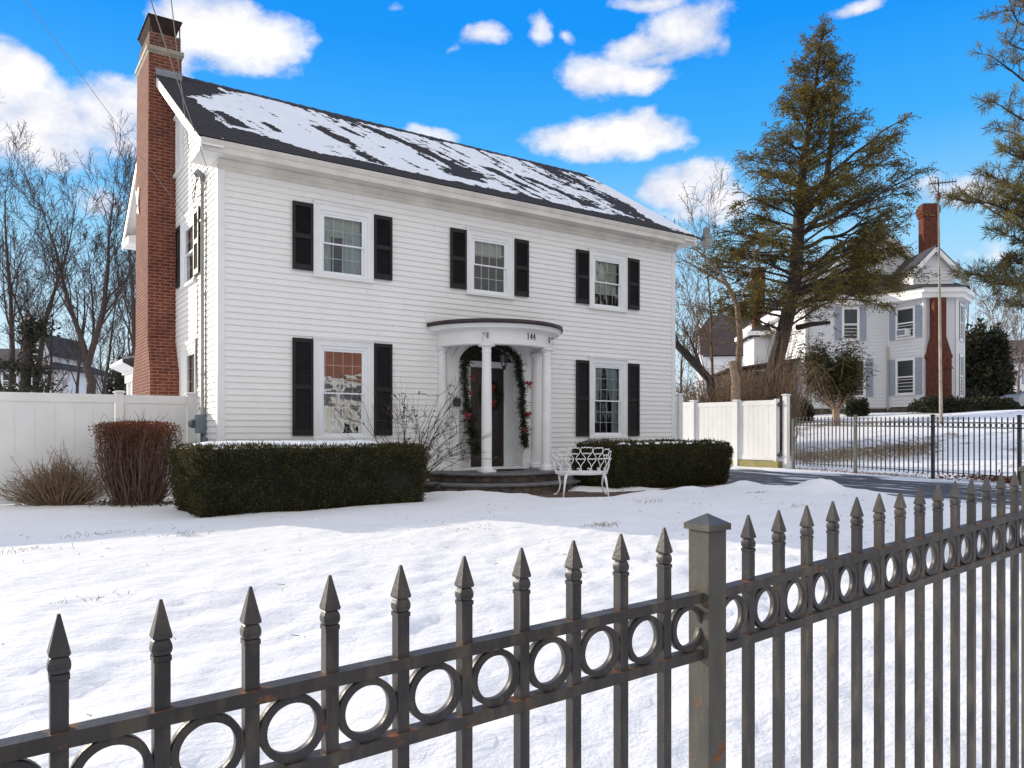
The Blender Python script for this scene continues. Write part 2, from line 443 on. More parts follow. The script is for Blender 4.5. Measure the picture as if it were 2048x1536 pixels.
# ---------------------------------------------------------------- world: Nishita sky with fair-weather clouds
SUN_EL, SUN_AZ = R(17.0), R(-23.6)          # azimuth clockwise from +Y (towards -X)
def world():
    w = bpy.data.worlds.new('World'); sc.world = w; w.use_nodes = True
    nt = w.node_tree; n = N(nt); bg = nt.nodes['Background']
    sky = n.n('ShaderNodeTexSky', sky_type='NISHITA'); sky.sun_disc = False
    sky.sun_elevation = SUN_EL; sky.sun_rotation = SUN_AZ
    sky.air_density = 1.0; sky.dust_density = .3; sky.ozone_density = 2.0
    d = n.coord('Generated')
    x, y, z = n.xyz(d)
    az = n.math('MULTIPLY', n.math('ARCTAN2', x, y), 57.2958)
    el = n.math('MULTIPLY', n.math('ARCSINE', z), 57.2958)
    # clear sky: the sky texture, deepened to the photograph's clear polarised blue
    skc = n.mix(1.0, sky.outputs[0], (.10,.10,.10), 'MULTIPLY')
    grad = n.ramp(n.math('DIVIDE', el, 50), [(0,(.62,.71,.75)),(.12,(.49,.645,.745)),(.26,(.245,.53,.77)),(.40,(.042,.345,.775)),(.54,(.003,.24,.755)),(1,(.001,.19,.71))])
    clear = n.mix(.95, skc, grad)
    # clouds: soft heaps at fixed bearings, broken up by noise
    nz = n.noise(n.mapping(d, (1,1,1.6)), 7.0, 9, .60)
    nz2 = n.noise(n.mapping(d, (1,1,1.5), (3,1,7)), 17., 7, .62)
    nzu = n.noise(n.mapping(d, (1,1,1.6), (0,0,.05)), 7.0, 9, .60)      # the same field a little higher up: tops bright, undersides grey
    cv = n.n('ShaderNodeCombineXYZ'); n.l(az, cv.inputs[0]); n.l(el, cv.inputs[1])
    wob = n.n('ShaderNodeTexNoise'); n.l(d, wob.inputs['Vector']); wob.inputs['Scale'].default_value = 9; wob.inputs['Detail'].default_value = 4
    wv = n.n('ShaderNodeVectorMath', operation='MULTIPLY_ADD'); n.l(wob.outputs['Color'], wv.inputs[0]); wv.inputs[1].default_value = (3.2,2.4,0); wv.inputs[2].default_value = (-1.6,-1.2,0)
    pv = n.n('ShaderNodeVectorMath', operation='ADD'); n.l(cv.outputs[0], pv.inputs[0]); n.l(wv.outputs[0], pv.inputs[1])
    blobs = [  # u, v, half width, half height (photo pixels), strength
        (470,62,135,62,1),(400,50,90,50,.9),(540,95,70,40,.9),(345,80,60,60,.7),
        (20,165,80,60,1),(110,240,130,60,1),(225,240,95,70,1),(110,290,150,45,.9),(250,290,90,45,.8),(20,250,80,70,.9),
        (960,80,75,24,.8),(905,100,40,18,.6),(1085,62,30,38,.8),(1130,75,26,18,.5),
        (1375,60,120,55,.85),(1290,85,85,30,.9),(1195,150,85,38,.95),(1290,155,85,26,.9),(1460,80,55,50,.6),(1330,110,110,30,.7),(1420,20,100,30,.6),
        (1290,0,90,14,.8),(1720,2,70,14,.8),(790,12,30,16,.45),(590,0,40,12,.4),
        (1130,275,105,38,1),(1260,268,115,40,1),(1190,300,130,25,.7),(1450,222,60,16,.35),(1330,225,50,20,.3),
        (1340,385,75,40,1),(1400,365,70,36,1),(1450,405,80,35,.9),(1390,425,110,25,.7),
        (865,278,60,28,.9),(1925,378,120,36,.75),(1850,365,80,26,.6),(2010,390,80,30,.6),
        (195,410,75,50,.75),(160,470,120,40,.35),(60,450,90,40,.3),(1960,520,150,50,.35),(1700,480,200,60,.4),(1390,520,90,70,.4),(1560,600,300,60,.25)]
    acc = None
    for (u, v, hw, hh, s_) in blobs:
        rel = math.atan((u-CX)/F); a = math.degrees(rel)+34.47
        e = math.degrees(math.atan((HZ-v)/F*math.cos(rel)))
        wd = math.degrees(hw/F)*math.cos(rel)**2; hd = math.degrees(hh/F)*math.cos(rel)
        m = n.n('ShaderNodeVectorMath', operation='MULTIPLY_ADD'); n.l(pv.outputs[0], m.inputs[0])
        m.inputs[1].default_value = (1/wd, 1/hd, 0); m.inputs[2].default_value = (-a/wd, -e/hd, 0)
        ln = n.n('ShaderNodeVectorMath', operation='LENGTH'); n.l(m.outputs[0], ln.inputs[0])
        b_ = n.math('MULTIPLY_ADD', ln.outputs['Value'], -s_*.62, s_*1.06)
        acc = b_ if acc is None else n.math('SMOOTH_MAX', acc, b_, .12)
    dens = n.math('ADD', acc, n.math('MULTIPLY', n.math('SUBTRACT', nz, .5), 1.35))
    dens = n.math('ADD', dens, n.math('MULTIPLY', n.math('SUBTRACT', nz2, .5), .55))
    mask = n.ramp(n.math('SUBTRACT', dens, .38), [(0,(0,0,0)),(.07,(.20,)*3),(.20,(.74,)*3),(.42,(1,)*3)])
    # unseen bright cloud added behind and above the view to brighten the shaded facade
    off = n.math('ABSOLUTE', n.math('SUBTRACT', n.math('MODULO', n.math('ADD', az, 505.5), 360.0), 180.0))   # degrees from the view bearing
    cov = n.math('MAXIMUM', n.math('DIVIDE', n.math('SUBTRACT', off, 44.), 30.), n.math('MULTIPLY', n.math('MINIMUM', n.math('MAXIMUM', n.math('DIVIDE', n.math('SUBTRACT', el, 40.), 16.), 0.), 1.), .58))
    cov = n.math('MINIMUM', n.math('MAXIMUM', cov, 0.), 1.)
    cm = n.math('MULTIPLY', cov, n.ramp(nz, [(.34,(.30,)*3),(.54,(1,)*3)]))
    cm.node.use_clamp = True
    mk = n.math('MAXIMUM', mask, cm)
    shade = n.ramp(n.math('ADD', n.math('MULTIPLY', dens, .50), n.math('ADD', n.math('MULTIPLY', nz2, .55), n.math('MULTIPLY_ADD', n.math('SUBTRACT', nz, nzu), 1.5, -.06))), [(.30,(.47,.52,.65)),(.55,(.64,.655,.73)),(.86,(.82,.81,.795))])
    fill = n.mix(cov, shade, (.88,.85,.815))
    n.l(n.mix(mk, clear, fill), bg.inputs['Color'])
    bg.inputs['Strength'].default_value = 1.0
world()

def lights():
    L = bpy.data.lights.new('sun', 'SUN'); L.energy = 3.7; L.angle = R(.53); L.color = (1,.89,.73)
    o = bpy.data.objects.new('sun', L); col.objects.link(o)
    ce = math.cos(SUN_EL)
    d = Vector((math.sin(SUN_AZ)*ce, math.cos(SUN_AZ)*ce, math.sin(SUN_EL)))
    o.rotation_euler = d.to_track_quat('Z', 'Y').to_euler(); o.location = d*60
lights()

cam = bpy.data.cameras.new('camera'); cam.sensor_width = 36; cam.lens = F/2048*36; cam.shift_y = 93/2048
cam.clip_start = .05; cam.clip_end = 3000
co = bpy.data.objects.new('camera', cam); col.objects.link(co)
co.location = CAM; co.rotation_euler = (R(90), 0, -math.atan2(fx, fy)); sc.camera = co
vs = sc.view_settings; sc.display_settings.display_device = 'sRGB'
vs.view_transform = 'Standard'; vs.look = 'None'; vs.gamma = 1; vs.exposure = 0.40; vs.use_curve_mapping = False
sc.cycles.max_bounces = 8; sc.cycles.transparent_max_bounces = 12; sc.cycles.glossy_bounces = 3; sc.cycles.diffuse_bounces = 4
sc.cycles.use_denoising = True

# ---------------------------------------------------------------- ground
def G(x, y):
    x = np.asarray(x, float); y = np.asarray(y, float)
    z = .012*np.clip(x+1, 0, 9)
    z = z-.02*np.clip(-y-5, 0, 8)
    z = z+np.clip(.014*(y+6), 0, .09)*sst(12, 15.4, x)
    dx = (x-15.6)+.25*np.maximum(0, y-2)*0
    z = z+1.95*sst(0, 17.5, dx)*sst(-22, -9, y)+.9*sst(0,17,dx)*(1-sst(-22,-9,y))*0
    z = z+.9*sst(34, 80, x)
    return z
def g(x, y): return float(G(x, y))
def ground():
    far = [40,60,90,140,220,350,600,1000]
    Xs = np.array([-f for f in far[::-1]]+list(np.arange(-30,48.1,.6))+[60,80,110,160,240,400,700,1100], float)
    Ys = np.array([-1000,-500,-250,-120,-70,-45,-30]+list(np.arange(-22,40,.6))+[50,70,100,150,240,400,700,1100], float)
    X, Y = np.meshgrid(Xs, Ys)
    near = sst(-30,-24,-np.abs(X-9)-0)  # unused weight keeps far field flat
    Z = G(X, Y)-.055+.06*(fbm(X*.5, Y*.5, 3)-.5)*sst(15.8,17,X)*(1-sst(60,90,X))
    hill = sst(120,500,np.hypot(X,Y))
    Z = Z+hill*6*fbm(X*.004+9, Y*.004, 8, 3)
    o = MB().grid(Xs, Ys, Z).build('ground', M['ground'], smooth=True); tag(o, kind='structure')
ground()

EDGE = [(-14,1.75),(-.02,1.75),(-.02,-.03),(3.55,-.03),(3.45,-.9),(3.8,-1.45),(4.4,-1.85),(4.85,-1.95),(4.9,-2.4),(4.85,-2.8),(5.05,-2.98),(5.5,-3.2),
        (6.2,-3.2),(6.9,-3.05),(7.5,-3.12),(8.05,-3.1),(8.7,-2.95),(9.35,-2.85),(9.55,-3.3),(9.75,-3.9),(10.35,-4.2),(10.7,-4.5),(10.45,-5.1),(9.9,-5.9),(9.65,-6.6),(9.45,-7.4),
        (9.2,-8.2),(8.9,-9.5),(8.7,-13.6),(-14,-13.6)]
def sdf(X, Y, poly):
    d = np.full(X.shape, 1e9); inside = np.zeros(X.shape, bool)
    for i in range(len(poly)):
        ax, ay = poly[i]; bx, by = poly[(i+1) % len(poly)]
        ex, ey = bx-ax, by-ay
        t = np.clip(((X-ax)*ex+(Y-ay)*ey)/(ex*ex+ey*ey), 0, 1)
        d = np.minimum(d, np.hypot(X-ax-t*ex, Y-ay-t*ey))
        c = ((ay > Y) != (by > Y))
        with np.errstate(divide='ignore', invalid='ignore'):
            xi = ax+(Y-ay)*ex/(ey if ey else 1e-9)
        inside ^= c & (X < xi)
    return np.where(inside, d, -d)
def snow_lawn():
    Xs = np.concatenate([np.arange(-14,-6,.25), np.arange(-6,11.2,.06)])
    Ys = np.concatenate([np.arange(-13.6,-12.6,.1), np.arange(-12.6,1.8,.06)])
    X, Y = np.meshgrid(Xs, Ys)
    d = sdf(X, Y, EDGE)+.16*(fbm(X*2.3, Y*2.3, 21, 4)-.5)*2
    h = .075*sst(-.02,.22,d)
    lump = fbm(X*1.1+4, Y*1.4, 31, 3)-.5
    u = (X*.87+Y*.5); w = (-X*.5+Y*.87)
    cups = fbm(u*2.2, w*4.2, 41, 4, .58)-.5
    far = sst(-8.5,-4.5,Y)
    fine = fbm(u*9, w*14, 43, 3, .6)-.5
    h = h+sst(.05,.5,d)*(.040*lump+(.085*cups+.024*fine)*(1-.70*far))
    # ploughed heap beside the drive and spill along its edge
    def bump(cx, cy, r, a, k=1.): return a*np.exp(-(((X-cx)/r)**2+((Y-cy)/(r*k))**2))
    rg = fbm(X*3, Y*3, 51, 4)
    heap = bump(9.25,-5.0,.42,.24,.8)+bump(8.75,-4.35,.4,.10)+bump(9.6,-5.7,.4,.06)+bump(8.9,-3.6,.35,.10)+bump(7.6,-3.3,.35,.07)+bump(6.6,-3.3,.4,.05)
    heap = heap+bump(9.9,-4.6,.35,.08)
    h = h+heap*sst(-.02,.3,d)*(.65+.7*rg)
    # snow banked against the porch steps
    h = h+bump(4.0,-1.75,.6,.08)+bump(3.6,-1.2,.4,.06)
    Z = G(X, Y)-.055+np.where(d > -.02, h, -.05)
    kd = (d[:-1,:-1]+d[1:,1:]+d[1:,:-1]+d[:-1,1:])/4 > -.01
    o = MB().grid(Xs, Ys, Z, kd).build('snow_lawn', M['snow'], smooth=True); tag(o, kind='structure')
snow_lawn()
def sheet(name, poly, mat, dz, step):
    P = np.array(poly); Xs = np.arange(P[:,0].min(), P[:,0].max()+step, step); Ys = np.arange(P[:,1].min(), P[:,1].max()+step, step)
    X, Y = np.meshgrid(Xs, Ys); d = sdf(X, Y, poly)+.12*(fbm(X*1.5,Y*1.5,5)-.5)
    kd = (d[:-1,:-1]+d[1:,1:])/2 > 0
    o = MB().grid(Xs, Ys, G(X,Y)-.055+dz, kd).build(name, mat, smooth=True); tag(o, kind='structure'); return o
sheet('driveway', [(8.2,-13.5),(14.7,-13.5),(14.9,-6),(15.3,0),(15.35,14),(11.1,14),(11.0,.5),(9.4,-1.9),(8.4,-2.6),(8.4,-5)], M['drive'], .012, .2)
sheet('front_path', [(4.3,-.6),(4.3,-3.6),(10.2,-3.9),(10.4,-1.8),(7.9,-2.0),(6.4,-1.9),(6.5,-1.2),(6.2,-.5)], M['path'], .02, .1)
sheet('street', [(-60,-26),(60,-26),(60,-16.2),(-60,-16.2)], simple('street_asphalt',(.055,.055,.058),.85,.2,4), .02, 1.0)
sheet('sidewalk', [(-60,-15.4),(60,-15.4),(60,-13.9),(-60,-13.9)], simple('sidewalk_concrete',(.24,.23,.22),.85,.15,3), .02, .5)
# a tongue of old snow between the bench and the right hedge
def tongue():
    P = [(6.0,-1.55),(6.3,-2.25),(6.9,-2.55),(7.5,-2.62),(7.9,-2.55),(7.6,-2.3),(6.9,-1.6),(6.45,-.7)]
    Xs = np.arange(5.8,8.2,.03); Ys = np.arange(-2.9,-.4,.03); X, Y = np.meshgrid(Xs,Ys)
    d = sdf(X,Y,P)+.10*(fbm(X*4,Y*4,9)-.5)
    Z = G(X,Y)-.055+.022+.07*sst(-.02,.35,d)+.02*(fbm(X*5,Y*5,11)-.5)
    o = MB().grid(Xs,Ys,Z,(d[:-1,:-1]+d[1:,1:])/2 > 0).build('snow_patch', M['snow'], smooth=True)
    tag(o, 'low tongue of old snow on the brick path behind the white bench', 'snow', kind='stuff')
tongue()
# ---------------------------------------------------------------- the house
HW, HD, ZE = 10.75, 7.6, 5.73            # width, depth, soffit height
RY, RZ = 3.8, 8.60                        # ridge
EY, EZ = -.38, 5.94                       # front roof edge
SL = (RZ-EZ)/(RY-EY)
def roofz(y): return RZ-SL*abs(y-RY)
house = thing('house', 'white clapboard two storey house with dark shutters, snow streaked roof and curved porch', 'house')
EXPO = .107
FRONT = [(2.19,'u'),(5.37,'u'),(8.585,'u'),(2.19,'l'),(8.585,'l')]
def win_z(k): return dict(u=(3.965,5.31,4.10,5.08,4.59), l=(1.04,2.88,1.17,2.65,1.885))[k]
jr = random.Random(3)
def clap(mb, interval_fn, z0, z1, place):
    """lapped boards: place(a, z, out) -> xyz with a along the wall"""
    z = z0
    while z < z1-.01:
        zt = min(z+EXPO, z1)
        ivs = []
        for a, b in interval_fn(z, zt):      # boards butt with hairline joints
            s_ = a
            while b-s_ > 4.9:
                e_ = s_+jr.uniform(2.2,4.6); ivs.append((s_,e_-.0012)); s_ = e_+.0012
            ivs.append((s_,b))
        for a, b in ivs:
            if b-a < .02: continue
            Q = [place(a,z,.021),place(b,z,.021),place(b,zt+.016,.002),place(a,zt+.016,.002)]
            L = [place(a,z+.009,.004),place(b,z+.009,.004),place(b,z,.021),place(a,z,.021)]
            mb.raw(Q, [(0,1,2,3)]); mb.raw(L, [(0,1,2,3)])
        z += EXPO
def cut(a, b, holes):
    segs = [(a,b)]
    for h0, h1 in holes:
        out = []
        for s0, s1 in segs:
            if h1 <= s0 or h0 >= s1: out.append((s0,s1)); continue
            if h0 > s0: out.append((s0,h0))
            if h1 < s1: out.append((h1,s1))
        segs = out
    return segs
fh = [(c-.46,c+.46,win_z(k)[2]-.06,win_z(k)[3]+.06) for c,k in FRONT]+[(4.50,6.28,.2,2.96)]
sidew = [(2.2,'u'),(2.1,'l')]
sh = [(c-.46,c+.46,win_z(k)[2]-.06,win_z(k)[3]+.06) for c,k in sidew]+[(2.80,3.40,6.42,7.42)]
def fint(z0, z1):
    return cut(.09, HW-.09, [(a,b) for a,b,c,d in fh if z1 > c and z0 < d])
def gable_lim(z):
    if z <= 5.5: return .09, HD-.09
    h = (RZ-.16-z)/SL
    return max(.0, RY-h), min(HD, RY+h)
def sint(z0, z1):
    a, b = gable_lim(z1-.02)
    return cut(a, b, [(p,q) for p,q,c,d in sh if z1 > c and z0 < d]) if b > a else []
mb = MB()
clap(mb, fint, .22, 5.60, lambda a,z,o: (a,-o,z))
clap(mb, sint, .22, RZ-.2, lambda a,z,o: (-o,HD-a if False else a,z))
clap(mb, lambda z0,z1: [gable_lim(z1-.02)] if gable_lim(z1-.02)[1]>gable_lim(z1-.02)[0] else [], .22, RZ-.2, lambda a,z,o: (HW+o,a,z))
clap(mb, lambda z0,z1: [(.09,HW-.09)], .22, 5.6, lambda a,z,o: (a,HD+o,z))
mb.build('wall', M['siding'], house)
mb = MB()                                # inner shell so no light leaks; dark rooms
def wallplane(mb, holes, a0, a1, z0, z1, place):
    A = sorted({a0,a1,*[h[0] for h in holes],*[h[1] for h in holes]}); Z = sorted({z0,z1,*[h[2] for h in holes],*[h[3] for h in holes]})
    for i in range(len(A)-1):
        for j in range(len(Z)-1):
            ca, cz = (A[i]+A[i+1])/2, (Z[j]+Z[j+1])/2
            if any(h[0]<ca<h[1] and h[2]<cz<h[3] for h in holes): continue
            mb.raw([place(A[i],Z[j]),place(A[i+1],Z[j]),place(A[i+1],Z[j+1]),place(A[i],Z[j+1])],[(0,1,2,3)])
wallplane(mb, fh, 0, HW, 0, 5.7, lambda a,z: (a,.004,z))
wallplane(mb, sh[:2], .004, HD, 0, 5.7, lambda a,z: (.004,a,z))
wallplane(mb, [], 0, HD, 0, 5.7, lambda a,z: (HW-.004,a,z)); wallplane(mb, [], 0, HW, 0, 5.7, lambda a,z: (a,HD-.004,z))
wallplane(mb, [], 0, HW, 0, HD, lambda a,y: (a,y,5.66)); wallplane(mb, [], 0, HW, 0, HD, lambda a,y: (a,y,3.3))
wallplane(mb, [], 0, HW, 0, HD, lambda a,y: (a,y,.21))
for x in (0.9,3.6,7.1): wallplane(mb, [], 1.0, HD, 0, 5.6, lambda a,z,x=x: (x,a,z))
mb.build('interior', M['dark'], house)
# foundation
MB().box(.02,HW-.02,.02,HD-.02,-.4,.219).build('foundation', M['concrete'], house)
# gable backing (attic) behind the boards, left and right
mb = MB()
for x in (.006, HW-.006):
    mb.raw([(x,0.0,5.6),(x,HD,5.6),(x,HD,roofz(HD)-.2),(x,RY,RZ-.2),(x,0,roofz(0)-.2)],[(0,1,2,3,4)])
mb.build('gable_end', M['plaster'], house)
# corner boards
for (x0,x1,y0,y1) in ((-.026,.095,-.026,.095),(HW-.095,HW+.024,-.024,.095),(-.024,.095,HD-.095,HD+.024),(HW-.095,HW+.024,HD-.095,HD+.024)):
    MB().box(x0,x1,y0,y1,.20,5.60).build('corner_board', M['trim'], house)
# cornice: frieze, bed mould, soffit, fascia, crown along front and back, returns on the gables
def cornice(sy):
    def Y(y): return y if sy < 0 else HD-y
    mb = MB()
    def bx(x0,x1,y0,y1,z0,z1): mb.box(x0,x1,min(Y(y0),Y(y1)),max(Y(y0),Y(y1)),z0,z1)
    bx(-.03,HW+.03,-.034,.02,5.575,5.735)
    def pr(poly): mb.prism([(Y(a),b) for a,b in poly],'x',-.362,HW+.362)
    mb.prism([(Y(a),b) for a,b in [(-.030,5.64),(-.06,5.65),(-.10,5.72),(-.10,5.737),(-.030,5.737)]],'x',-.028,HW+.028)
    pr([(-.0,5.740),(-.33,5.740),(-.33,5.755),(0,5.755)])
    pr([(-.33,5.742),(-.345,5.742),(-.345,5.835),(-.36,5.845),(-.385,5.905),(-.39,5.925),(-.30,5.97),(-.30,5.76)])
    return mb
cornice(-1).build('cornice', M['trim_aged'], house); cornice(1).build('cornice', M['trim_aged'], house)
for (x0,x1) in ((-.36,-.002),(HW+.002,HW+.36)):
    for (y0,y1) in ((-.33,.46),(HD-.46,HD+.33)):
        mb = MB().box(x0,x1,y0,y1,5.7385,5.90)
        mb.raw([(x0,y0,5.902),(x1,y0,5.902),(x1,y1,5.902),(x0,y1,5.902),(x0 if x0>0 else x1,y0,5.99),(x0 if x0>0 else x1,y1,5.99)],[(0,1,4),(3,5,2),(0,4,5,3),(1,2,5,4)])
        mb.build('eave_return', M['trim'], house)
# rakes and roof
for s in (-1,1):
    mb = MB()
    x0, x1 = (-.38,-.345) if s < 0 else (HW+.345,HW+.38)
    for d in (-1,1):
        ye = EY if d < 0 else 2*RY-EY
        P = [(ye,EZ-.025),(RY,RZ-.025),(RY,RZ-.235),(ye,EZ-.235)]
        if d < 0: P = [(ye,EZ-.025),(RY,RZ-.025),(RY,RZ-.235),(ye-.0,EZ-.215)]
        mb.prism(P,'x',x0,x1)
        mb.prism([(ye,EZ-.115),(RY,RZ-.115),(RY,RZ-.135),(ye,EZ-.135)],'x',min(x1 if s<0 else HW+.002, x0 if s>0 else -.002),max(x1 if s<0 else HW+.002, x0 if s>0 else -.002)) if False else None
        xa, xb = (-.343,-.004) if s < 0 else (HW+.004,HW+.343)
        mb.prism([(ye,EZ-.10),(RY,RZ-.10),(RY,RZ-.13),(ye,EZ-.13)],'x',xa,xb)
    mb.build('rake_board', M['trim'], house)
roof = MB()
rx0, rx1 = -.40, HW+.40
rl = math.hypot(RY-EY, RZ-EZ); NR = 39
# shingle courses as real steps
for d in (-1,1):
    for k in range(NR):
        t0, t1 = k/NR, (k+1)/NR
        def P(t, lift):
            y = EY+(RY-EY)*t; z = EZ+(RZ-EZ)*t+lift
            return (y if d < 0 else 2*RY-y, z)
        a, b = P(t0,.009), P(min(1,t1+.002),.001); a2 = P(t0,-.008)
        roof.raw([(rx0,*a),(rx1,*a),(rx1,*b),(rx0,*b)],[(0,1,2,3)])
        roof.raw([(rx0,*a2),(rx1,*a2),(rx1,*a),(rx0,*a)],[(0,1,2,3)])
    e0, e1 = P(0,.009), P(1,.0)
    ye = EY if d < 0 else 2*RY-EY
    roof.raw([(rx0,ye,EZ-.022),(rx1,ye,EZ-.022),(rx1,ye,EZ+.009),(rx0,ye,EZ+.009)],[(0,1,2,3)])
    roof.raw([(rx0,ye,EZ-.022),(rx1,ye,EZ-.022),(rx1,RY,RZ-.022),(rx0,RY,RZ-.022)],[(0,1,2,3)])
    for x in (rx0,rx1):
        roof.raw([(x,ye,EZ-.022),(x,ye,EZ+.009),(x,RY,RZ+.002),(x,RY,RZ-.022)],[(0,1,2,3)])
ro = roof.build('roof', M['shingle'], house)
# uv along x / slope length so courses line up
l = ro.data.uv_layers.new(name='uv')
for p in ro.data.polygons:
    for li in p.loop_indices:
        c = ro.data.vertices[ro.data.loops[li].vertex_index].co
        l.data[li].uv = (c.x, (RY-abs(c.y-RY)-EY)/(RY-EY)*NR*.128)
mb = MB()
x = .16
while x < rx1:                          # ridge caps
    x2 = min(x+.30, rx1+.01)
    mb.raw([(x,RY-.15,RZ-.085),(x2,RY-.15,RZ-.090),(x2,RY,RZ+.012),(x,RY,RZ+.026),(x,RY+.15,RZ-.085),(x2,RY+.15,RZ-.09)],[(0,1,2,3),(3,2,5,4),(0,3,4)])
    x += .28
mb.build('ridge_cap', M['roofd'], ro)
# ---- snow left on the front slope: a thin real sheet with gaps where it has slid or melted
def roof_snow():
    ds = .022; nx = int((HW+.7)/ds); ns = int(rl/ds)
    X = np.linspace(-.34, HW+.36, nx); S = np.linspace(.0, rl-.02, ns)
    XX, SS = np.meshgrid(X, S)
    skew = XX+.22*(SS-2.5)
    streak = fbm(skew*1.7, SS*.40+3, 61, 4, .6)
    big = fbm(skew*.42+2, SS*.22, 71, 3)
    course = np.floor(SS/(rl/NR)); fr = SS/(rl/NR)-course
    jag = vn(XX*5.5, course*3.7, 81)*.6+vn(XX*16, course*5.1, 82)*.4
    cover = 1.03-.078*np.clip(XX-3.2,0,20)-.03*np.clip(XX-8,0,9)
    cover = cover-1.3*(1-sst(.0,.50+.25*np.sin(SS*2.1),XX+.12-.02*SS))        # bare along the left rake
    bot = .34+.45*vn(skew*.55, 0*SS, 91)-.22*sst(4,9,XX)+.50*sst(2.0,.3,XX)
    cover = cover-1.4*sst(bot+.12,bot-.10,SS)                                              # bare along the eave
    cover = cover-1.4*sst(rl-.40,rl-.26,SS+.08*(vn(XX*3,0*XX,95)-.5))                       # bare along the ridge
    upper_left = sst(1.5,.4,XX)*sst(3.3,4.1,SS); cover = cover-1.1*upper_left
    cover = cover-.30*sst(8.6,9.6,XX-.35*(2.5-SS))*sst(.4,1.2,SS)
    cover = cover+1.5*sst(10.15,10.7,XX-.10*SS+.35*(vn(SS*1.3,0*SS,97)-.5))*sst(4.2,3.2,SS)*sst(.05,.2,SS)   # strip by the right rake
    fines = fbm(skew*5.2, SS*1.1, 63, 3)
    m = cover+1.9*(streak-.5)+.9*(big-.5)-.36+1.15*(jag-.5)+1.5*(fines-.5)-.30*(fr < .28)
    # distinct slides seen in the photograph (x at eave side, s0, s1, width)
    for (x0,s0,s1,wd,sk) in ((.55,1.2,2.2,.22,-.25),(1.35,1.4,2.1,.16,-.30),(2.75,1.9,2.9,.17,-.42),(3.35,2.9,3.4,.12,-.3),(5.6,1.4,4.2,.20,-.52),(5.3,.9,1.6,.45,-.1),(7.0,1.2,2.6,.18,-.4),(8.4,.8,2.5,.22,-.45),(4.7,2.0,2.4,.12,-.3)):
        cx = x0+sk*(SS-s0)*-1*-1
        mm = np.exp(-((XX-cx)/wd)**2)*sst(s0-.15,s0+.1,SS)*sst(s1+.25,s1-.2,SS)
        m = m-1.5*mm*(.7+.6*(jag-.2))
    y = EY+(RY-EY)*SS/rl; z = EZ+(RZ-EZ)*SS/rl
    th = .012+.022*sst(0,.5,m)+.006*(vn(XX*9,SS*9,99)-.5)
    nyy, nzz = -(RZ-EZ)/rl, (RY-EY)/rl
    V = np.stack([XX, y+nyy*th, z+nzz*th], -1).reshape(-1,3)
    kd = ((m[:-1,:-1]+m[1:,1:]+m[1:,:-1]+m[:-1,1:])/4 > 0)
    I, J = np.meshgrid(np.arange(nx-1), np.arange(ns-1)); a = J*nx+I
    q = np.stack([a,a+1,a+nx+1,a+nx],-1)[kd]
    used = np.unique(q); mp = np.zeros(len(V),int); mp[used] = np.arange(len(used))
    o = MB().raw(V[used], mp[q].tolist()).build('roof_snow', M['snow2'], smooth=True)
    tag(o, 'thin streaky snow lying on the dark front roof slope of the big white house', 'snow', kind='stuff')
roof_snow()

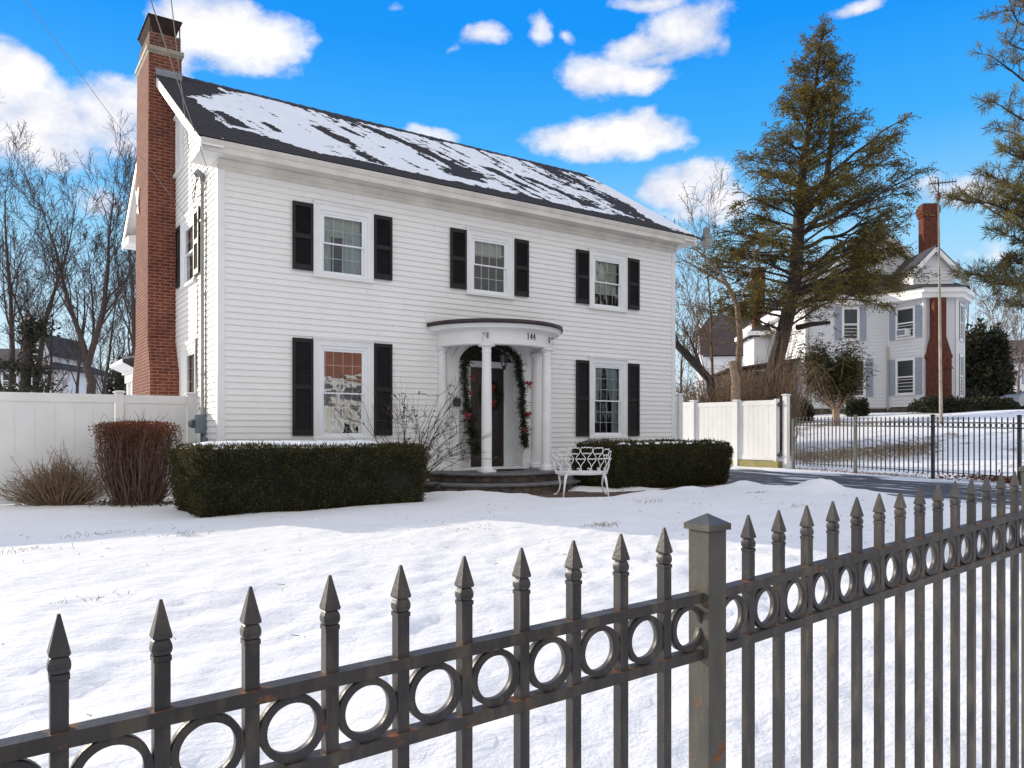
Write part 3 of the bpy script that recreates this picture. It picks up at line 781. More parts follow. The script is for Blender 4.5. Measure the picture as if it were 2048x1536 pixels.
# ---------------------------------------------------------------- windows
def window(kind, c, plane='y', shade=None, name='window', glassmat='glass', parent=house, hw=.578, cas=(None,), grid=True):
    """plane 'y': on the front wall, plane 'x': on the left wall (mirror axes)"""
    z0, z1, g0, g1, zm = kind if not isinstance(kind, str) else win_z(kind)
    gh = hw-.213; rows = 3 if (g1-g0) > 1.2 else 2
    def bx(mb, a0, a1, o0, o1, q0, q1):   # o = depth outwards (negative = into the wall)
        if plane == 'y': mb.box(c+a0,c+a1,-o1,-o0,q0,q1)
        else: mb.box(-o1,-o0,c+a0,c+a1,q0,q1)
    f = MB()
    bx(f,-hw,-hw+.03,0,.052,z0+.05,z1); bx(f,hw-.03,hw,0,.052,z0+.05,z1); bx(f,-hw+.03,hw-.03,0,.052,z1-.03,z1)
    bx(f,-hw+.03,-gh-.095,0,.034,z0+.05,z1-.03); bx(f,gh+.095,hw-.03,0,.034,z0+.05,z1-.03); bx(f,-gh-.095,gh+.095,0,.034,g1+.10,z1-.03)
    bx(f,-hw-.012,hw+.012,0,.062,z1,z1+.022)
    bx(f,-hw-.004,hw+.004,0,.066,z0,z0+.05)
    w = f.build(name, M['trim'], parent)
    s = MB()                             # vinyl sash frame
    e = gh+.095
    bx(s,-e,-gh-.045,-.06,.018,z0+.052,g1+.099); bx(s,gh+.045,e,-.06,.018,z0+.052,g1+.099)
    bx(s,-gh-.045,gh+.045,-.06,.018,g1+.045,g1+.099); bx(s,-gh-.045,gh+.045,-.06,.018,z0+.052,g0-.045)
    s.build('frame', M['sash'], w)
    for (b0,b1,o) in ((zm,g1+.045,-.012),(g0-.045,zm+.022,-.034)):
        s = MB(); st = .045
        bx(s,-gh-.0445,-gh,o-.02,o+.014,b0,b1); bx(s,gh,gh+.0445,o-.02,o+.014,b0,b1)
        top = .045 if b1 > zm+.1 else .024; bot = .024 if b0 == zm else .045
        bx(s,-gh,gh,o-.02,o+.014,b1-top,b1); bx(s,-gh,gh,o-.02,o+.014,b0,b0+bot)
        y0, y1 = b0+bot, b1-top
        if grid:
            for k in range(1,4): bx(s,-gh+k*gh/2-.008,-gh+k*gh/2+.008,o-.012,o-.004,y0,y1)
            for k in range(1,rows):
                zz = y0+(y1-y0)*k/rows
                for j in range(4): bx(s,-gh+j*gh/2+(.008 if j else 0),-gh+(j+1)*gh/2-(.008 if j<3 else 0),o-.012,o-.004,zz-.008,zz+.008)
        s.build('sash', M['sash'], w)
        gl = MB(); ox = o-.002
        if plane == 'y': gl.raw([(c-gh,-ox,y0),(c+gh,-ox,y0),(c+gh,-ox,y1),(c-gh,-ox,y1)],[(0,1,2,3)])
        else: gl.raw([(-ox,c+gh,y0),(-ox,c-gh,y0),(-ox,c-gh,y1),(-ox,c+gh,y1)],[(0,1,2,3)])
        gl.build('pane', M[glassmat], w)
    d = .10
    def cloth(nm, mat, a0, a1, q0, q1, wave=.02, nw=9, taper=None):
        n = 40; t = np.linspace(0,1,n); V = []; Fq = []
        for i in range(n):
            for (zz, kk) in ((q1,0),((q0+q1)/2,1),(q0,2)):
                aa = a0+(a1-a0)*t[i]
                if taper and kk: aa = taper[0]+(aa-taper[0])*(1-taper[1]*kk/2)
                off = d+wave*math.sin(t[i]*nw*2*math.pi)
                V.append((c+aa, off, zz) if plane == 'y' else (off, c+aa, zz))
        for i in range(n-1):
            for j in range(2): Fq.append((i*3+j,i*3+3+j,i*3+4+j,i*3+1+j))
        MB().raw(V,Fq).build(nm, M[mat], w, smooth=True)
    if shade: shade(cloth, gh, g0, g1, zm)
    return w
def sh_ul(cl, gh, g0, g1, zm):
    cl('blind','blind',-gh,gh,zm+.16,g1+.05,.0); cl('curtain','curtain',-gh-.02,-gh*.55,g0,zm+.3,.018,3); cl('curtain','curtain',.02,gh+.02,g0,zm+.3,.02,5)
def sh_um(cl, gh, g0, g1, zm): cl('blind','blind',-gh,gh,zm+.22,g1+.05,.0)
def sh_ur(cl, gh, g0, g1, zm): cl('blind','blind',-gh,gh,g0+.26,g1+.05,.0)
def sh_lr(cl, gh, g0, g1, zm):
    cl('curtain','curtain',-gh-.03,-.06,zm+.0,g1+.05,.016,5,(-gh-.03,.45)); cl('curtain','curtain',.0,gh+.03,zm+.0,g1+.05,.016,6,(gh+.03,.40))
    cl('curtain','curtain',gh*.55,gh+.03,g0,zm,.016,3); cl('curtain','curtain',-gh-.03,-gh*.7,zm-.5,zm,.016,3)
def sh_ll(cl, gh, g0, g1, zm): cl('curtain','curtain',-gh-.02,-gh*.78,g0,g1,.015,2)
def sh_side(cl, gh, g0, g1, zm): cl('blind','blind',-gh,gh,zm-.0,g1+.05,.0)
window('u',2.19,'y',sh_ul); window('u',5.37,'y',sh_um); window('u',8.585,'y',sh_ur)
window('l',2.19,'y',sh_ll,glassmat='glass_w'); window('l',8.585,'y',sh_lr)
window('u',2.2,'x',sh_side); window('l',2.1,'x',sh_side)
window((6.33,7.52,6.46,7.38,6.93),3.10,'x',None,hw=.46,grid=False)
# shutters
def shutter(a0, a1, z0, z1, plane='y', mat='shutter', split=True):
    mb = MB()
    def bx(p0,p1,o0,o1,q0,q1):
        if plane == 'y': mb.box(p0,p1,-o1,-o0,q0,q1)
        else: mb.box(-o1,-o0,p0,p1,q0,q1)
    fw = .048; o = .030; T = .062
    bx(a0,a0+fw,o,T,z0,z1); bx(a1-fw,a1,o,T,z0,z1); bx(a0+fw,a1-fw,o,T-.002,z1-.075,z1); bx(a0+fw,a1-fw,o,T-.002,z0,z0+.10)
    if split: zc = z0+(z1-z0)*.5; bx(a0+fw,a1-fw,o,T-.002,zc-.04,zc+.04)
    z = z0+.11
    while z < z1-.08:
        if not (split and abs(z-zc) < .05):
            if plane == 'y': mb.bar((a0+fw,-.043,z),(a1-fw,-.043,z),.006,.036,(0,.55,.8))
            else: mb.bar((-.043,a0+fw,z),(-.043,a1-fw,z),.006,.036,(.55,0,.8))
        z += .029
    bx(a0+fw,a1-fw,.019,.024,z0+.02,z1-.02)
    mb.build('shutter', M[mat], house)
for c, k in FRONT:
    if c == 5.37 or k == 'u': z0, z1 = 4.055, 5.25
    else: z0, z1 = (1.13,2.85) if c < 5 else (1.09,2.79)
    for s in (-1,1):
        a = sorted((c+s*.588, c+s*.955)); shutter(a[0],a[1],z0,z1)
shutter(2.80,3.17,4.055,5.25,'x'); shutter(1.22,1.60,4.055,5.25,'x','shutter')

# ---------------------------------------------------------------- chimney (runs up the left gable)
ch = MB()
def ring(x0,x1,y0,y1,z): return [(x0,y0,z),(x1,y0,z),(x1,y1,z),(x0,y1,z)]
secs = [ring(-.545,-.018,3.06,5.22,-.1),ring(-.545,-.018,3.06,5.22,2.36),ring(-.535,-.018,3.40,4.86,3.02),ring(-.53,.10,3.40,4.84,6.0),ring(-.515,.10,3.40,4.78,8.76)]
V = [p for s in secs for p in s]; Fc = []
for i in range(len(secs)-1):
    for j in range(4): Fc.append((i*4+j,i*4+(j+1)%4,i*4+4+(j+1)%4,i*4+4+j))
Fc.append((16,17,18,19))
chim = ch.raw(V,Fc).build('chimney', M['brick'], house, uv=True)
mb = MB()
def frust(mb, a, b):
    mb.raw(a+b,[(0,1,5,4),(1,2,6,5),(2,3,7,6),(3,0,4,7),(4,5,6,7),(3,2,1,0)])
frust(mb, ring(-.515,.10,3.40,4.78,8.765), ring(-.545,.13,3.37,4.81,8.82)); frust(mb, ring(-.555,.14,3.36,4.82,8.822), ring(-.555,.14,3.36,4.82,8.905))
mb.build('corbel', M['concrete'], chim)
mb = MB(); frust(mb, ring(-.50,.085,3.415,4.60,8.906), ring(-.50,.085,3.415,4.60,9.20)); mb.build('flue_stack', M['brick_old'], chim, uv=True)
mb = MB(); frust(mb, ring(-.42,.0,3.50,4.50,9.201), ring(-.52,.09,3.38,4.62,9.50)); frust(mb, ring(-.54,.11,3.36,4.64,9.501), ring(-.53,.10,3.37,4.63,9.525))
for (x,y) in ((-.49,3.43),(.06,3.43)): mb.box(x,x+.02,y,y+.02,9.202,9.48)
mb.build('chimney_hood', M['cap'], chim)
mb = MB(); mb.box(-.39,.112,3.382,3.398,8.32,8.48); mb.prism([(3.36,8.315),(3.399,8.34),(3.399,8.33),(3.22,8.20),(3.21,8.225)],'x',-.39,.15); mb.build('flashing', M['lead'], chim)
# iron anchor plates painted white on the chimney side
mb = MB(); mb.bar((-.556,4.65,6.30),(-.556,4.35,5.75),.05,.012,(1,0,0)); mb.bar((-.556,4.35,6.30),(-.556,4.5,5.8),.05,.012,(1,0,0)); mb.build('anchor_plate', M['trim'], chim)

# ---------------------------------------------------------------- rear wing porch seen left of the chimney
wing = MB().box(-.02,3.5,HD+.03,9.45,.0,2.55)
wg = MB()
wg.box(-.06,.14,9.32,9.52,0,2.48); wg.box(-.06,.14,8.6,8.78,0,2.48)
wg.box(-.10,3.6,HD+.05,9.56,2.48,2.70); wg.box(-.16,3.7,HD+.05,9.62,2.70,2.76)
wg.raw([(-.42,HD+.02,2.90),(-.42,9.9,2.90),(-.16,HD+.02,2.76),(-.16,9.62,2.76),(3.8,9.9,2.9),(3.7,9.62,2.76),(-.42,HD+.02,2.98),(-.42,9.9,2.98),(3.8,9.9,2.98),(1.0,HD+.02,3.45),(1.4,8.4,3.45)],
       [(0,2,3,1),(1,3,5,4),(0,1,7,6),(1,4,8,7),(6,7,10,9),(7,8,10)])
wg.build('rear_porch', M['trim'], house)

# ---------------------------------------------------------------- portico
PX, FL = 5.39, .415
ports = MB()
def arc(mb, prof, n=56, c=(PX,0,0)): mb.lathe(prof, c, n, math.pi, 2*math.pi)
arc(ports, [(1.09,2.86),(1.235,2.86),(1.25,2.875),(1.25,2.935),(1.235,2.95),(1.235,3.11),(1.25,3.135),(1.30,3.15),(1.40,3.155),(1.42,3.17),(1.43,3.205),(1.455,3.235),(1.455,3.25)])
portico = ports.build('portico', M['trim'], house, smooth=False)
mb = MB(); arc(mb, [(1.09,3.1),(.6,3.1),(.0,3.1)]); mb.build('ceiling', M['trim'], portico)
mb = MB(); arc(mb, [(1.09,2.86),(1.09,3.1)]); mb.build('inner_frieze', M['trim'], portico)
mb = MB(); arc(mb, [(1.456,3.242),(1.49,3.238),(1.49,3.315),(1.46,3.325),(.9,3.36),(.4,3.42),(0,3.44)],64); mb.build('roof', M['copper'], portico, smooth=True)
MB().box(PX-1.52,PX+1.52,-.028,-.0165,3.33,3.47).build('flashing_board', M['trim'], portico)
def column(x, y, half=False):
    mb = MB(); a = (math.pi,2*math.pi) if half else (0,2*math.pi)
    r = .098
    mb.lathe([(r*1.28,.062),(r*1.32,.08),(r*1.28,.105),(r*1.08,.11),(r*1.02,.13),(r,.2),(r,.9),(r*.97,1.5),(r*.86,2.26),(r*.86,2.275),(r*.95,2.285),(r*.95,2.31),(r*.86,2.32),(r*.86,2.36),(r*1.1,2.395)],(x,y,FL),28,*a)
    q = r*1.36; mb.box(x-q,x+q,y-q,y+q if not half else y,FL+.001,FL+.062); q = r*1.18; mb.box(x-q,x+q,y-q,y+q if not half else y,FL+2.395,2.859)
    o = mb.build('column', M['trim'], portico, smooth=False)
    for p in o.data.polygons:
        if len(p.vertices) == 4 and abs(p.normal.z) < .9 and p.index >= 0: p.use_smooth = True
    return o
for x in (-.76,.66): column(PX+x,-1.04)
for x in (-1.15,1.12): column(PX+x,-.02,True)
# house number 144 on the curved frieze: flat serif figures
def digit(ch):
    P = []
    if ch == '1': P = [[(-.007,0),(.007,0),(.007,.12),(-.004,.12)],[(-.02,0),(.02,0),(.02,.007),(-.02,.007)],[(-.022,.098),(-.004,.108),(-.004,.12),(-.008,.12)]]
    if ch == '4': P = [[(.004,0),(.018,0),(.018,.12),(.004,.12)],[(-.008,0),(.030,0),(.030,.007),(-.008,.007)],[(-.032,.036),(.032,.036),(.032,.047),(-.032,.047)],[(-.032,.040),(-.023,.040),(.016,.12),(.006,.12)]]
    return P
nb = MB(); cu = (1049-CX)/F
th0 = math.atan2(-1.04,.66)+0
for i, chx in enumerate('144'):
    th = -math.pi/2+R(-3.5)+i*.066+.115
    c, s = math.cos(th), math.sin(th); r = 1.2375
    for k, poly in enumerate(digit(chx)):
        for lay, dr in ((0,.009+.0008*k),):
            V = [(PX+c*(r+e)-s*px, s*(r+e)+c*px, 2.985+pz) for e in (0,dr) for px,pz in poly]; m_ = len(poly)
            nb.raw(V, [tuple(range(m_,2*m_))]+[(a,(a+1)%m_,m_+(a+1)%m_,m_+a) for a in range(m_)])
nb.build('house_number', M['black'], portico)
# ---- entrance: arched casing, panelled recess, transom, door
ax, sp, ra, rb = 5.39, 2.56, .775, .46
en = MB()
n = 32; th = np.linspace(math.pi,0,n+1)
def archband(mb, a0, b0, a1, b1, y0, y1):
    for i in range(n):
        p = [(ax+a*math.cos(t), sp+b*math.sin(t)) for (a,b,t) in ((a0,b0,th[i]),(a1,b1,th[i]),(a1,b1,th[i+1]),(a0,b0,th[i+1]))]
        mb.prism(p,'y',y0,y1)
archband(en, ra,rb, ra+.15,rb+.15, -.045,.0)
archband(en, ra+.12,rb+.12, ra+.152,rb+.152, -.062,-.0455)
for s in (-1,1):
    a = sorted((ax+s*ra, ax+s*(ra+.15)))
    en.box(a[0],a[1],-.045,.0,FL+.001,sp-.06); en.box(a[0]-.012,a[1]+.012,-.07,.0,sp-.06,sp); en.box(a[0]-.006,a[1]+.006,-.056,0,FL+.001,FL+.16)
    a2 = sorted((ax+s*(ra+.03), ax+s*(ra+.12))); en.box(a2[0],a2[1],-.053,-.0452,FL+.25,sp-.14)
# spandrel above the arch to the wall boards
for i in range(n):
    p = [(ax+(ra+.14)*math.cos(t), sp+(rb+.14)*math.sin(t)) for t in (th[i],th[i+1])]
    en.raw([(p[0][0],-.008,p[0][1]),(p[1][0],-.008,p[1][1]),(p[1][0],-.008,3.2),(p[0][0],-.008,3.2)],[(0,1,2,3)])
# reveals and soffit of the recess
RD = .34
for s in (-1,1):
    x = ax+s*ra
    en.raw([(x,0,FL),(x,RD,FL),(x,RD,sp),(x,0,sp)],[(0,1,2,3)])
    for (q0,q1) in ((FL+.22,1.25),(1.42,2.45)):
        xa = sorted((x,x-s*.014)); en.box(xa[0],xa[1],.05,RD-.05,q0,q0+.03); en.box(xa[0],xa[1],.05,RD-.05,q1-.03,q1); en.box(xa[0],xa[1],.05,.08,q0+.03,q1-.03); en.box(xa[0],xa[1],RD-.08,RD-.05,q0+.03,q1-.03)
for i in range(n):
    p = [(ax+ra*math.cos(t), sp+rb*math.sin(t)) for t in (th[i],th[i+1])]
    en.raw([(p[0][0],0,p[0][1]),(p[1][0],0,p[1][1]),(p[1][0],RD,p[1][1]),(p[0][0],RD,p[0][1])],[(0,1,2,3)])
entry = en.build('entrance_surround', M['trim'], house)
dx0, dx1, dz0, dz1 = 5.075, 5.905, .49, 2.535
DC = (dx0+dx1)/2
fr = MB()
for s in (-1,1):
    e = dx0 if s < 0 else dx1
    for k in range(4):
        a = sorted((e+s*(.003+k*.034), e+s*(.030+k*.034))); fr.box(a[0],a[1],RD-.075+.012*k,RD-.01,FL+.05,dz1)
    xo = ax+s*ra; a = sorted((e+s*.14, xo)); 
    if a[1] > a[0]: fr.box(a[0],a[1],RD-.03,RD-.005,FL+.05,dz1+.1)
fr.box(ax-ra,ax+ra,RD-.07,RD-.002,dz1+.003,dz1+.085); fr.box(ax-ra,ax+ra,RD-.11,RD-.002,dz1+.085,dz1+.125)
fr.box(ax-ra,ax+ra,-.02,RD-.002,FL+.002,FL+.05)
fr.build('door_frame', M['trim'], entry)
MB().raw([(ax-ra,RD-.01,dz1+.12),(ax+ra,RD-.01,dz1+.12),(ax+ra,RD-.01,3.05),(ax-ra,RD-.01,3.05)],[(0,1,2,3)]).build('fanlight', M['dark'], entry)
d = MB().box(dx0,dx1,RD-.045,RD-.004,dz0,dz1)
door = d.build('door', M['door'], house)
for (x0,x1) in ((dx0+.10,DC-.04),(DC+.04,dx1-.10)):
    for (z0,z1) in ((dz0+.2,1.2),(1.36,2.05),(2.13,2.42)):
        p = MB(); y = RD-.045
        p.box(x0,x1,y-.008,y-.0005,z0,z0+.02); p.box(x0,x1,y-.008,y-.0005,z1-.02,z1); p.box(x0,x0+.02,y-.008,y-.0005,z0+.02,z1-.02); p.box(x1-.02,x1,y-.008,y-.0005,z0+.02,z1-.02); p.box(x0+.06,x1-.06,y-.012,y-.0005,z0+.06,z1-.06)
        p.build('door_panel', M['door'], door)
MB().lathe([(0,-.03),(.02,-.028),(.03,-.01),(.03,.01),(.02,.028),(0,.03)],(dx0+.06,RD-.08,1.42),12).build('handle', M['brass'], door, smooth=True)
# steps
steps = thing('porch_steps', 'two rounded bluestone steps with fieldstone risers under the curved porch', 'steps', (PX,-1,FL))
mb = MB(); arc(mb,[(0,FL),(1.47,FL),(1.50,FL-.012),(1.505,FL-.03),(1.49,FL-.052),(1.42,FL-.055)],48); mb.box(PX-1.5,PX+1.5,-.012,-.001,FL-.3,FL-.06); mb.build('landing', M['stone'], steps, smooth=False)
mb = MB(); arc(mb,[(1.43,FL-.054),(1.43,FL-.17)],48); mb.build('riser', M['fieldstone'], steps)
mb = MB(); arc(mb,[(1.40,.235),(1.86,.235),(1.89,.222),(1.895,.205),(1.88,.185),(1.80,.182)],48); mb.build('tread', M['stone'], steps)
mb = MB(); arc(mb,[(1.82,.183),(1.82,-.1)],48); mb.build('riser', M['fieldstone'], steps)
mb = MB(); mb.raw([(PX+.05+.46*math.cos(t),-.42+.24*math.sin(t),FL+.002+dz) for dz in (0,.014) for t in np.linspace(0,2*math.pi,33)[:-1]],[tuple(range(32,64))]+[(i,(i+1)%32,32+(i+1)%32,32+i) for i in range(32)])
tag(mb.build('doormat', M['mat']), 'dark oval doormat lying on the porch landing before the door', 'doormat')
# ---------------------------------------------------------------- iron fences
def make_picket(pw, ht, mats, fin=True):
    """picket with its base at the origin, tip at z=ht"""
    m1, m2 = mats
    h = ht-.076*(pw/.019)
    k = pw/.019
    p = MB().box(-pw/2,pw/2,-pw/2,pw/2,0,h).build('picket', m1)
    f = MB(); e = pw/2
    f.box(-e*1.12,e*1.12,-e*1.12,e*1.12,h+.0005,h+.007*k)
    pr_ = [(.92,.007),(1.1,.0085),(1.28,.0125),(1.32,.0165),(1.26,.0205),(1.06,.0255),(.88,.0275)]; V_ = []; F_ = []; nn_ = 20
    for (r_,z_) in pr_:
        for j_ in range(nn_):
            t_ = 2*math.pi*j_/nn_; c_, s_ = math.cos(t_), math.sin(t_); q_ = (abs(c_)**5+abs(s_)**5)**-.2; V_.append((e*r_*q_*c_,e*r_*q_*s_,h+z_*k))
    for i_ in range(len(pr_)-1):
        for j_ in range(nn_): F_.append((i_*nn_+j_,i_*nn_+(j_+1)%nn_,(i_+1)*nn_+(j_+1)%nn_,(i_+1)*nn_+j_))
    f.raw(V_,F_)
    q = e*1.22; z0 = h+.028*k
    f.raw([(-q*.9,-q*.9,z0),(q*.9,-q*.9,z0),(q*.9,q*.9,z0),(-q*.9,q*.9,z0),(-q,-q,z0+.003),(q,-q,z0+.003),(q,q,z0+.003),(-q,q,z0+.003),(-.0016,-.0016,ht),(.0016,-.0016,ht),(.0016,.0016,ht),(-.0016,.0016,ht)],
          [(3,2,1,0),(0,1,5,4),(1,2,6,5),(2,3,7,6),(3,0,4,7),(4,5,9,8),(5,6,10,9),(6,7,11,10),(7,4,8,11),(8,9,10,11)])
    fo = f.build('finial', m2); fo.parent = p
    return p
def make_ring(ro, ri, d, mat):
    n = 40; V = []; Fc = []
    for i in range(n):
        t = 2*math.pi*i/n; c, s = math.cos(t), math.sin(t)
        V += [(ro*c,-d/2,ro*s),(ro*c,d/2,ro*s),(ri*c,d/2,ri*s),(ri*c,-d/2,ri*s)]
    for i in range(n):
        a, b = 4*i, 4*((i+1)%n)
        for k in range(4): Fc.append((a+k,a+(k+1)%4,b+(k+1)%4,b+k))
    o = MB().raw(V,Fc).build('ring', mat)
    for p in o.data.polygons: p.use_smooth = abs(p.normal.y) < .5
    return o
def fence_post(x, y, zb, zt, w, mat, parent, caph=.02):
    mb = MB().box(x-w/2,x+w/2,y-w/2,y+w/2,zb,zt-caph*1.6)
    p = mb.build('fence_post', mat, parent)
    c = w/2*1.27; z = zt-caph*1.6
    cb = MB(); cb.raw([(x-c,y-c,z+.0005),(x+c,y-c,z+.0005),(x+c,y+c,z+.0005),(x-c,y+c,z+.0005),(x-c,y-c,z+caph*.62),(x+c,y-c,z+caph*.62),(x+c,y+c,z+caph*.62),(x-c,y+c,z+caph*.62),(x,y,zt)],
        [(3,2,1,0),(0,1,5,4),(1,2,6,5),(2,3,7,6),(3,0,4,7),(4,5,8),(5,6,8),(6,7,8),(7,4,8)])
    cb.build('post_cap', mat, p)
    return p

def run(fence, P0, step, i0, i1, tip0, dtip, zb, proto, ringp, railm, pw, drop1, drop2, rh, rd, ends, rext=(.1,.1)):
    """one panel: pickets at P0+i*step, tips tip0+i*dtip (z)"""
    sx, sy = step; L = math.hypot(sx, sy); ang = math.atan2(sy, sx)
    for i in range(i0, i1+1):
        x, y, zt = P0[0]+i*sx, P0[1]+i*sy, tip0+i*dtip
        c = copy_tree(proto, fence); c.matrix_parent_inverse = wmat(fence).inverted()
        c.location = (x, y, zt-proto['ht']); c.rotation_euler = (0,0,ang+R(random.uniform(-1.2,1.2)))
    for i in range(i0-1, i1+1):
        if ringp is None: break
        x, y = P0[0]+(i+.5)*sx, P0[1]+(i+.5)*sy
        if i == i0-1: x, y = x+ends[0]*sx, y+ends[0]*sy
        if i == i1: x, y = x+ends[1]*sx, y+ends[1]*sy
        c = ringp.copy(); col.objects.link(c); c.parent = fence; c.matrix_parent_inverse = wmat(fence).inverted()
        c.location = (x, y, tip0+(i+.5)*dtip-(drop1+rh+drop2)/2); c.rotation_euler = (0,0,ang)
    a, b = i0-1+rext[0], i1+1-rext[1]
    for dz in (drop1+rh/2, drop2+rh/2, None):
        z = lambda i: (tip0+i*dtip-dz) if dz is not None else zb+.09+i*dtip
        mb = MB()
        mb.bar((P0[0]+a*sx,P0[1]+a*sy,z(a)),(P0[0]+b*sx,P0[1]+b*sy,z(b)),rd,rh)
        mb.build('rail', railm, fence)
random.seed(5)
fence = thing('iron_fence', 'grey iron fence with spear points and rings, rust at its rails, along the street edge', 'fence', (-2.06,-12.33,-.15))
HT = 1.13
pk = make_picket(.019, HT, (M['iron'], M['iron'])); pk['ht'] = HT
rg = make_ring(.0455,.0355,.017,M['iron'])
run(fence,(-3.176,-12.326),(.1103,.0),-4,9,1.0055,.0034,-.15,pk,rg,M['iron_rail'],.019,.136,.247,.019,.027,(0,.05),(.1,.06))
run(fence,(-1.927,-12.317),(.1105,.0068),0,13,1.043,.0035,-.15,pk,rg,M['iron_rail2'],.019,.136,.247,.019,.027,(-.04,0),(-.03,.1))
run(fence,(-.36,-12.222),(.1105,.0068),1,5,1.093,.0035,-.15,pk,rg,M['iron_rail'],.019,.136,.247,.019,.027,(.1,0),(.1,.1))
fence_post(-2.062,-12.325,-.3,1.056,.051,M['iron_post'],fence)
fence_post(-.338,-12.222,-.3,1.115,.051,M['iron_post'],fence)
fence_post(-3.76,-12.345,-.3,1.01,.051,M['iron_post'],fence)
for o in list(pk.children)+[pk, rg]: bpy.data.objects.remove(o)

# the neighbour's iron fence along the drive
f2 = thing('iron_fence', 'dark slim iron fence with round rings between the driveway and the neighbouring yard', 'fence', (15.2,-3,.15))
HT2 = 1.36
pk2 = make_picket(.021, HT2, (M['iron2'], M['iron2'])); pk2['ht'] = HT2
rg2 = make_ring(.050,.039,.014,M['iron2'])
A = Vector((15.62,.10,0)); B = Vector((14.75,-8.3,0)); Ld = (B-A).length; dirv = (B-A)/Ld
PS = [0.0, 2.02, 4.12, 6.05, 8.0]          # posts along the run
for k in range(4):
    a, b = PS[k]+.06, PS[k+1]-.06
    n = int(round((b-a)/.122)); st = (b-a)/n
    p0 = A+dirv*(a+st/2)
    za, zb_ = g(*(A+dirv*a)[:2]), g(*(A+dirv*b)[:2])
    run(f2,(p0.x,p0.y),(dirv.x*st,dirv.y*st),0,n-1,za+.02+1.40,(zb_-za)/n,za+.03,pk2,rg2,M['iron2'],.021,.125,.245,.018,.026,(.0,.0))
for k, s in enumerate(PS):
    p = A+dirv*s; fence_post(p.x,p.y,g(p.x,p.y)-.2,g(p.x,p.y)+(1.47 if k else 1.36),.066,M['iron2l'] if k in (0,1) else M['iron2'],f2)
for o in list(pk2.children)+[pk2, rg2]: bpy.data.objects.remove(o)

# ---------------------------------------------------------------- white vinyl privacy fences
def vpost(parent, x, y, z0, z1, w=.127):
    p = MB().box(x-w/2,x+w/2,y-w/2,y+w/2,z0,z1-.055).build('fence_post', M['vinyl'], parent)
    c = w/2+.028; d = w/2-.005
    mb = MB().box(x-c+.012,x+c-.012,y-c+.012,y+c-.012,z1-.0549,z1-.045)
    mb.raw([(x-c,y-c,z1-.0448),(x+c,y-c,z1-.0448),(x+c,y+c,z1-.0448),(x-c,y+c,z1-.0448),(x-c,y-c,z1-.028),(x+c,y-c,z1-.028),(x+c,y+c,z1-.028),(x-c,y+c,z1-.028),(x-d,y-d,z1-.01),(x+d,y-d,z1-.01),(x+d,y+d,z1-.01),(x-d,y+d,z1-.01)],
           [(3,2,1,0),(0,1,5,4),(1,2,6,5),(2,3,7,6),(3,0,4,7),(4,5,9,8),(5,6,10,9),(6,7,11,10),(7,4,8,11),(8,9,10,11)])
    mb.build('post_cap', M['vinyl'], p); return p
def vpanel(parent, p, q, z0, z1, bw=.285, name='fence_panel', zb=None):
    p = Vector((*p,0)); q = Vector((*q,0)); d = (q-p).normalized(); nrm = Vector((d.y,-d.x,0)); L = (q-p).length
    dz = (zb or 0)
    mb = MB()
    def pt(s, o, z): v = p+d*s+nrm*o; return (v.x, v.y, z+dz*s/L)
    def slab(s0,s1,o,za,zb_):
        V = [pt(s,k*o,z) for z in (za,zb_) for (s,k) in ((s0,-1),(s1,-1),(s1,1),(s0,1))]
        mb.raw(V,[(0,3,2,1),(4,5,6,7),(0,1,5,4),(1,2,6,5),(2,3,7,6),(3,0,4,7)])
    slab(0,L,.022,z1-.145,z1); slab(0,L,.022,z0,z0+.145)
    s = 0.0
    while s < L-.01:
        e = min(s+bw, L); slab(s+.004,e-.004,.011,z0+.1455,z1-.1455); slab(max(0,s-.004),s+.004,.006,z0+.1455,z1-.1455) if s > 0 else None
        s = e
    return mb.build(name, M['vinyl'], parent)
vf = thing('privacy_fence', 'tall white vinyl privacy fence standing left of the house in shade', 'fence', (-1.28,1.6,0))
for x in (-8.68,-6.21,-3.74,-1.28,-.105): vpost(vf, x, 1.6, -.2, 1.925)
for a, b in ((-8.61,-6.28),(-6.14,-3.81),(-3.67,-1.35),(-1.21,-.17)): vpanel(vf,(a,1.6),(b,1.6),.02,1.845)
vs_ = thing('privacy_fence', 'short white vinyl fence stub butting against the right house corner', 'fence', (11.2,.2,.1))
vpost(vs_, 11.30, .35, -.1, 2.17); vpanel(vs_,(10.79,.35),(11.235,.35),.15,2.07)
vr = thing('privacy_fence', 'sunlit white vinyl fence with wide end gate on a mossy kerb beyond the driveway', 'fence', (15.5,2,.15))
for (x,y,h) in ((15.42,3.62,2.20),(15.50,1.98,2.16),(15.36,6.3,2.2)): vpost(vr,x,y,0,h,.14)
vpanel(vr,(15.37,6.22),(15.415,3.70),.30,2.13,.17); vpanel(vr,(15.425,3.54),(15.495,2.06),.30,2.09,.17)
gate = vpanel(vr,(15.505,1.90),(15.58,.66),.36,2.10,.17,'gate')
mb = MB(); mb.box(15.50,15.66,.58,.655,.30,2.13); mb.build('gate_stile', M['vinyl'], gate)
vpost(vr,15.66,.36,0,2.27,.14)
for z in (.50,1.95): 
    mb = MB(); mb.box(15.525,15.60,.43,.585,z,z+.03); mb.box(15.53,15.56,.50,.53,z-.05,z+.08); mb.build('hinge', M['black'], gate)
tag(MB().box(15.46,15.72,.50,3.5,-.1,.335).build('kerb_wall', M['moss']), 'low mossy yellow concrete kerb under the sunlit white gate', 'kerb')

